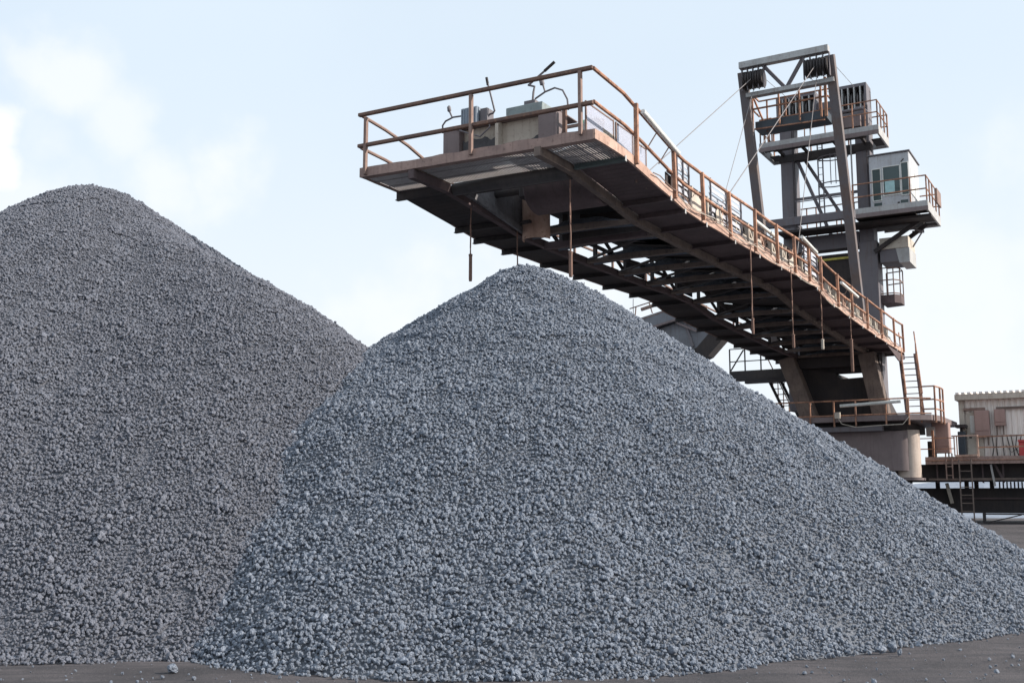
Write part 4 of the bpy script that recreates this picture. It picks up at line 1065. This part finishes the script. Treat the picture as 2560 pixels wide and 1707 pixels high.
inclined_ladder('access_stair', 'steep rusty stair from the ring deck up to the right end of the boom', (.66, 26.5, 4.62), (.12, 28.6, 7.25), .29, 10, 'under')
inclined_ladder('access_stair', 'dark steep stair on the far side, seen left of the splayed legs', (-4.7, 29.6, 4.6), (-5.6, 29.6, 6.6), .25, 8, 'dark')


def side_landing():
    r_ = thing('side_landing', 'dark railed landing bracketed out behind the left end of the boom', 'landing', (-6.2, 29.0, 6.6))
    MB().box(-7.3, -4.6, 28.6, 29.6, 6.62, 6.98).build('landing_deck', 'dark', r_)
    MB().box(-6.5, -4.2, 28.2, 28.5, 6.38, 6.5).build('landing_beam', 'dark', r_)
    rl = MB()
    for z in (7.4, 7.95): rl.bar((-7.28, 28.65, z), (-5.2, 28.65, z), .04, .04)
    for t in (-7.28, -6.6, -5.9): rl.bar((t, 28.65, 6.9), (t, 28.65, 7.95), .05, .05, (1, 0, 0))
    rl.bar((-7.25, 28.65, 7.0), (-6.65, 28.65, 7.9), .05, .05, (0, 1, 0))
    rl.build('landing_rail', 'dark', r_)


side_landing()

# ================================================================== TRAVELLING CARRIAGE
def build_carriage():
    r_ = thing('travel_carriage', 'long dark rail mounted carriage with a rusty deck edge at the right', 'machine carriage', (5.0, 30, .6))
    d = MB().box(.86, 11.5, 26.9, 27.0, 2.80, 3.08); e = d.build('deck_edge', 'fascia', r_)
    MB().box(.86, 11.5, 26.86, 26.9, 2.93, 2.955).build('edge_lip', 'rail', r_, e)
    MB().box(.86, 11.5, 27.0, 34, 2.86, 3.0).build('deck_plate', 'under', r_)
    MB().box(-4.5, 11.5, 27.6, 28.2, 2.15, 2.82).build('deck_girder', 'dark', r_)
    MB().box(.9, 11.5, 27.2, 27.3, 2.2, 2.28).build('pipe_run', 'chord', r_)
    b = MB()
    for t in (1.2, 2.0, 2.8, 3.5, 4.3, 5.2, 6.1): b.bar((t, 27.35, 2.1), (t, 27.35, 2.85), .06, .06, (1, 0, 0)); 
    b.bar((3.2, 27.3, 2.85), (3.5, 27.3, 2.2), .08, .06, (0, 1, 0)); b.build('deck_bracket', 'under', r_)
    # lower sill girder on bogies
    MB().box(-5.0, 11.5, 28.4, 29.3, .98, 1.92).build('sill_girder', 'dark', r_)
    MB().box(1.9, 11.5, 28.3, 28.4, 1.5, 1.56).build('sill_rib', 'under', r_)
    k = MB()
    for t in (-.6, 1.0, 2.05, 2.4, 2.95): k.box(t - .07, t + .07, 28.5, 28.7, 1.92, 2.2)
    for i in range(26): k.box(3.2 + i * .13, 3.25 + i * .13, 28.5, 28.56, 1.92, 2.15)
    k.build('spacer_block', 'dark', r_)
    for t in (-3.5, -1.5, 7.5, 9.5):
        MB().tube([(t, 28.6, .95), (t, 29.1, .95)], .35, 24).build('bogie_wheel', 'dark', r_, smooth=True)
    MB().bar((1.55, 28.2, 1.35), (1.42, 28.0, 2.1), .12, .10, (0, 1, 0)).build('hose_stub', 'cream', r_)
    MB().bar((3.12, 27.1, 2.78), (3.22, 27.1, 1.98), .07, .07, (0, 1, 0)).build('down_pipe', 'towerlight', r_)
    # deck rails
    rl = MB()
    rl.bar((.6, 26.92, 3.78), (1.95, 26.92, 3.78), .035, .035); rl.bar((.6, 26.92, 3.38), (1.95, 26.92, 3.38), .035, .035)
    rl.bar((2.75, 26.92, 3.80), (9.5, 26.92, 3.86), .05, .05); rl.bar((2.75, 26.92, 3.40), (9.5, 26.92, 3.46), .05, .05)
    rl.build('handrail', 'rail', r_)
    ps = MB()
    for t in (2.73, 4.5, 6.0, 7.5): ps.bar((t, 26.92, 3.0), (t, 26.92, 3.86), .09, .06, (1, 0, 0))
    for t in (1.93, 2.02): ps.bar((t, 26.85, 3.1), (t, 26.85, 3.82), .04, .04, (1, 0, 0))
    ps.bar((1.85, 26.8, 3.84), (2.75, 26.8, 3.84), .07, .05); ps.bar((1.95, 26.8, 3.10), (2.72, 26.8, 3.12), .09, .07)
    ps.build('gate_frame', 'deckside', r_)


build_carriage()


def vertical_ladder(label, t, s, z0, z1, w, n, m):
    r_ = thing('access_ladder', label, 'ladder', (t, s, z0))
    for sg in (-1, 1): MB().bar((t + sg * w, s, z0), (t + sg * w, s, z1), .045, .045, (1, 0, 0)).build('stile', m, r_)
    g = MB()
    for i in range(n): z = z0 + (z1 - z0) * (i + .5) / n; g.bar((t - w, s, z), (t + w, s, z), .03, .03)
    g.build('rungs', m, r_)


vertical_ladder('long rusty ladder from the carriage deck down to the track bed', 2.28, 26.75, .62, 2.98, .21, 8, 'chord')
vertical_ladder('short grey ladder hanging below the carriage deck', 1.72, 26.8, 2.22, 3.2, .11, 3, 'railgrey')


def electrical_house():
    r_ = thing('electrical_house', 'cream corrugated switch house with ribbed roof on the carriage deck', 'switch house', (5.5, 31.5, 3.0))
    t0, t1, s0, s1, z0, z1 = 1.78, 9.0, 30.0, 33.5, 3.0, 5.42
    # wall with real trapezoid ribs
    pr = [];  x = t0; 
    while x < t1:
        pr += [(x, s0), (x + .10, s0), (x + .125, s0 + .05), (x + .185, s0 + .05)]; x += .21
    pr += [(t1, s0)]; poly = pr + [(t1, s1), (t0, s1)]
    w = MB(); n = len(poly); w._add([(a, b, z0) for a, b in poly] + [(a, b, z1) for a, b in poly], [(i, (i + 1) % n, n + (i + 1) % n, n + i) for i in range(n)]); w.build('ribbed_wall', 'corr', r_)
    MB().box(t0 - .04, t0 + .16, s0 - .05, s0 - .004, z0, z1).build('corner_trim', 'cream', r_)
    ro = MB().box(t0 - .14, t1 + .1, s0 - .28, s1 + .2, z1 + .0, z1 + .22).build('eaves_fascia', 'cream', r_)
    b = MB(); x = t0 - .1
    while x < t1: b.box(x, x + .13, s0 - .30, s1 + .2, z1 + .222, z1 + .30); x += .22
    b.build('ribbed_roof', 'corr', r_, ro)
    MB().box(t0 + .15, t0 + .95, s0 - .14, s0 - .03, 5.0, 5.10).build('lamp_tray', 'railgrey', r_)
    MB().box(t0 + 1.35, t1 - .2, s0 - .12, s0 - .04, 5.02, 5.10).build('cable_tray', 'chord', r_)
    dr = MB().box(t0 + .22, t0 + .82, s0 - .05, s0 - .012, 3.05, 4.92).build('door', 'cream', r_)
    MB().box(t0 + .30, t0 + .40, s0 - .075, s0 - .052, 3.9, 3.96).build('handle', 'dark', r_, dr)
    MB().box(t0 + .36, t0 + .60, s0 - .06, s0 - .052, 4.1, 4.8).build('notice_sheet', 'white', r_, dr)
    b = MB()
    for i in range(9): t = 2.95 + i * .17 + random.uniform(-.03, .03); b.tube([(t, s0 - .12, 4.0), (t + random.uniform(-.1, .1), s0 - .14, 3.5), (t + random.uniform(-.12, .12), s0 - .12, 3.0)], .02, 5)
    for i in range(4): b.tube([(3.4 + i * .25, s0 - .16, 3.6), (3.6 + i * .25, s0 - .2, 3.3 + .05 * i), (3.9 + i * .25, s0 - .16, 3.55)], .014, 5)
    b.build('cable_bundle', 'dark', r_, smooth=True)


electrical_house()


def wall_cabinet(label, t0, t1, s, z0, z1, lip, depth=.28, m='cabinet'):
    r_ = thing('electrical_cabinet', label, 'electrical cabinet', ((t0 + t1) / 2, s, z0), 'brown electrical cabinets on the carriage')
    MB().box(t0, t1, s - depth, s - .02, z0, z1).build('casing', m, r_, bevel=.012)
    MB().box(t0 + .02, t1 - .02, s - depth - .02, s - depth - .002, z0 + lip, z1 - .03).build('door', m, r_, bevel=.006)
    b = MB()
    for t in (t0 + .06, t1 - .1): b.bar((t, s - .1, z0), (t, s - .1, z0 - .35), .05, .05, (1, 0, 0))
    b.build('conduit', 'chord', r_)


wall_cabinet('larger brown cabinet on the cream wall, beside the white notice', 2.33, 2.88, 29.95, 3.95, 4.98, .22)
wall_cabinet('smaller brown cabinet on the cream wall, farther right', 3.06, 3.46, 29.95, 4.35, 5.0, .14)
wall_cabinet('tall brown cabinet standing on the carriage deck beside the round corner column', 1.02, 1.64, 28.2, 3.25, 4.42, .25, .5)


def misc_right():
    r_ = thing('hydrant_box', 'red box behind the rail at the right edge of the deck', 'red box', (4.4, 28.4, 3.0))
    MB().box(4.02, 4.7, 28.0, 28.5, 3.05, 3.62).build('casing', 'red', r_, bevel=.02); MB().box(4.0, 4.72, 27.97, 28.53, 3.622, 3.70).build('lid', 'red', r_)
    MB().box(4.22, 4.42, 27.985, 27.998, 3.3, 3.42).build('white_plate', 'white', r_)
    r_ = thing('motor_unit', 'dark blue motor unit between the tall cabinet and the switch house', 'motor', (2.0, 30.0, 3.0))
    MB().box(1.72, 1.98, 29.4, 29.9, 3.02, 4.15).build('casing', 'navy', r_, bevel=.02); MB().box(1.66, 2.05, 29.3, 29.9, 4.3, 4.42).build('cap', 'dark', r_)
    MB().bar((1.85, 29.6, 4.15), (1.85, 29.6, 4.3), .08, .08, (1, 0, 0)).build('stem', 'dark', r_)
    r_ = thing('valve_stand', 'dark valve stand with rusty post beside the tall cabinet', 'valve', (1.0, 27.6, 3.0))
    MB().tube([(1.0, 27.6, 3.0), (1.0, 27.6, 3.7)], .14, 12).build('valve_body', 'dark', r_, smooth=True); MB().box(1.08, 1.16, 27.2, 27.3, 3.0, 4.1).build('support_post', 'rail', r_)
    MB().box(.85, 1.15, 27.5, 27.8, 3.9, 4.25).build('actuator', 'towerlight', r_)
    # fence under the carriage
    r_ = thing('steel_barrier', 'low black barrier with a diagonal brace under the right of the carriage', 'barrier', (4, 26.6, .6))
    b = MB(); b.bar((2.85, 26.6, .55), (2.85, 26.6, 1.02), .12, .10, (1, 0, 0)); b.bar((2.8, 26.6, .97), (10, 26.6, .97), .05, .05); b.bar((2.8, 26.6, .64), (10, 26.6, .64), .08, .07)
    b.build('barrier_frame', 'dark', r_); MB().bar((2.95, 26.6, .66), (4.1, 26.6, .95), .04, .04, (0, 1, 0)).build('brace', 'dark', r_)


misc_right()


def feeder_gallery():
    r_ = thing('feeder_gallery', 'blue grey feeder gallery with a rail, half hidden below the boom', 'conveyor gallery', (-11, 33, 0.6))
    def at(u, v, s):
        X = (u - 1280) / 2700; Z = (853.5 - v) / 2700; T = R(8.16); fw = math.cos(T) - Z * math.sin(T); up = math.sin(T) + Z * math.cos(T)
        k = (s + OX * AX[0] + OY * AX[1]) / (X / fw * AX[0] + AX[1]); x, y = X / fw * k - OX, k - OY
        return Vector((x * RT[0] + y * RT[1], s, 1.6 + up / fw * k))
    s = 33; Q = lambda pts, q: [at(u, v, q) for u, v in pts]
    MB().plate(Q([(1585, 800), (1735, 750), (1742, 786), (1610, 826)], s), (0, 1.8, 0)).build('side_plate', 'feeder', r_)
    MB().plate(Q([(1640, 826), (1742, 788), (1783, 820), (1742, 868), (1690, 900), (1640, 900)], s + .25), (0, 1.2, 0)).build('hopper_plate', 'feeder', r_)
    a, b = Q([(1712, 806), (1733, 866)], s + .2); MB().bar(a, b, .13, .10, (0, 1, 0)).build('plate_rib', 'tower', r_)
    a, b = Q([(1600, 828), (1742, 783)], s - .05); MB().bar(a, b, .10, .17, (0, 1, 0)).build('edge_beam', 'mauve', r_)
    a, b = Q([(1690, 806), (1742, 828)], s + .1); MB().bar(a, b, .10, .10, (0, 1, 0)).build('brace', 'mauve', r_)
    rl = MB()
    for p, q, w in (((1574, 772), (1660, 744), .05), ((1603, 774), (1657, 756), .15), ((1590, 767), (1588, 790), .05), ((1623, 757), (1631, 783), .05), ((1658, 746), (1663, 770), .05), ((1600, 800), (1700, 764), .04)):
        a, b = Q([p, q], s); rl.bar(a, b, w, w * .8, (0, 1, 0))
    rl.build('handrail', 'railgrey', r_)
    MB().plate(Q([(1783, 820), (1812, 842), (1770, 890), (1740, 905), (1735, 876)], s + .2), (0, .8, 0)).build('black_strut', 'dark', r_)
    a = at(1715, 880, s + .8); MB().bar(a, (a.x, s + .8, .5), .9, .6, (0, 1, 0)).build('support_leg', 'dark', r_)


feeder_gallery()


def far_heap():
    cx, cy = 30, 62; n = 60; v = [(0, 0, 2.2)]; f = []
    for i in range(1, 13):
        for k in range(n):
            a = 2 * math.pi * k / n; r_ = 1.1 * i; v.append((r_ * math.cos(a) * 2.2, r_ * math.sin(a), max(2.2 - .18 * i * 1.1 + .25 * mnoise.noise(Vector((r_ * math.cos(a), r_ * math.sin(a), 1))), -.2) if i < 12 else -.3))
    for k in range(n): f.append((0, 1 + k, 1 + (k + 1) % n))
    for i in range(11):
        for k in range(n): f.append((1 + i * n + k, 1 + (i + 1) * n + k, 1 + (i + 1) * n + (k + 1) % n, 1 + i * n + (k + 1) % n))
    me = bpy.data.meshes.new('gravel_heap'); me.from_pydata(v, [], f); me.materials.append(M['ore'])
    o = bpy.data.objects.new('gravel_heap', me); COL.objects.link(o); o.location = (cx, cy, .6); tag(o, 'low distant grey heap seen through the barrier under the carriage', 'gravel heap', 'conical heaps of grey ore')


far_heap()
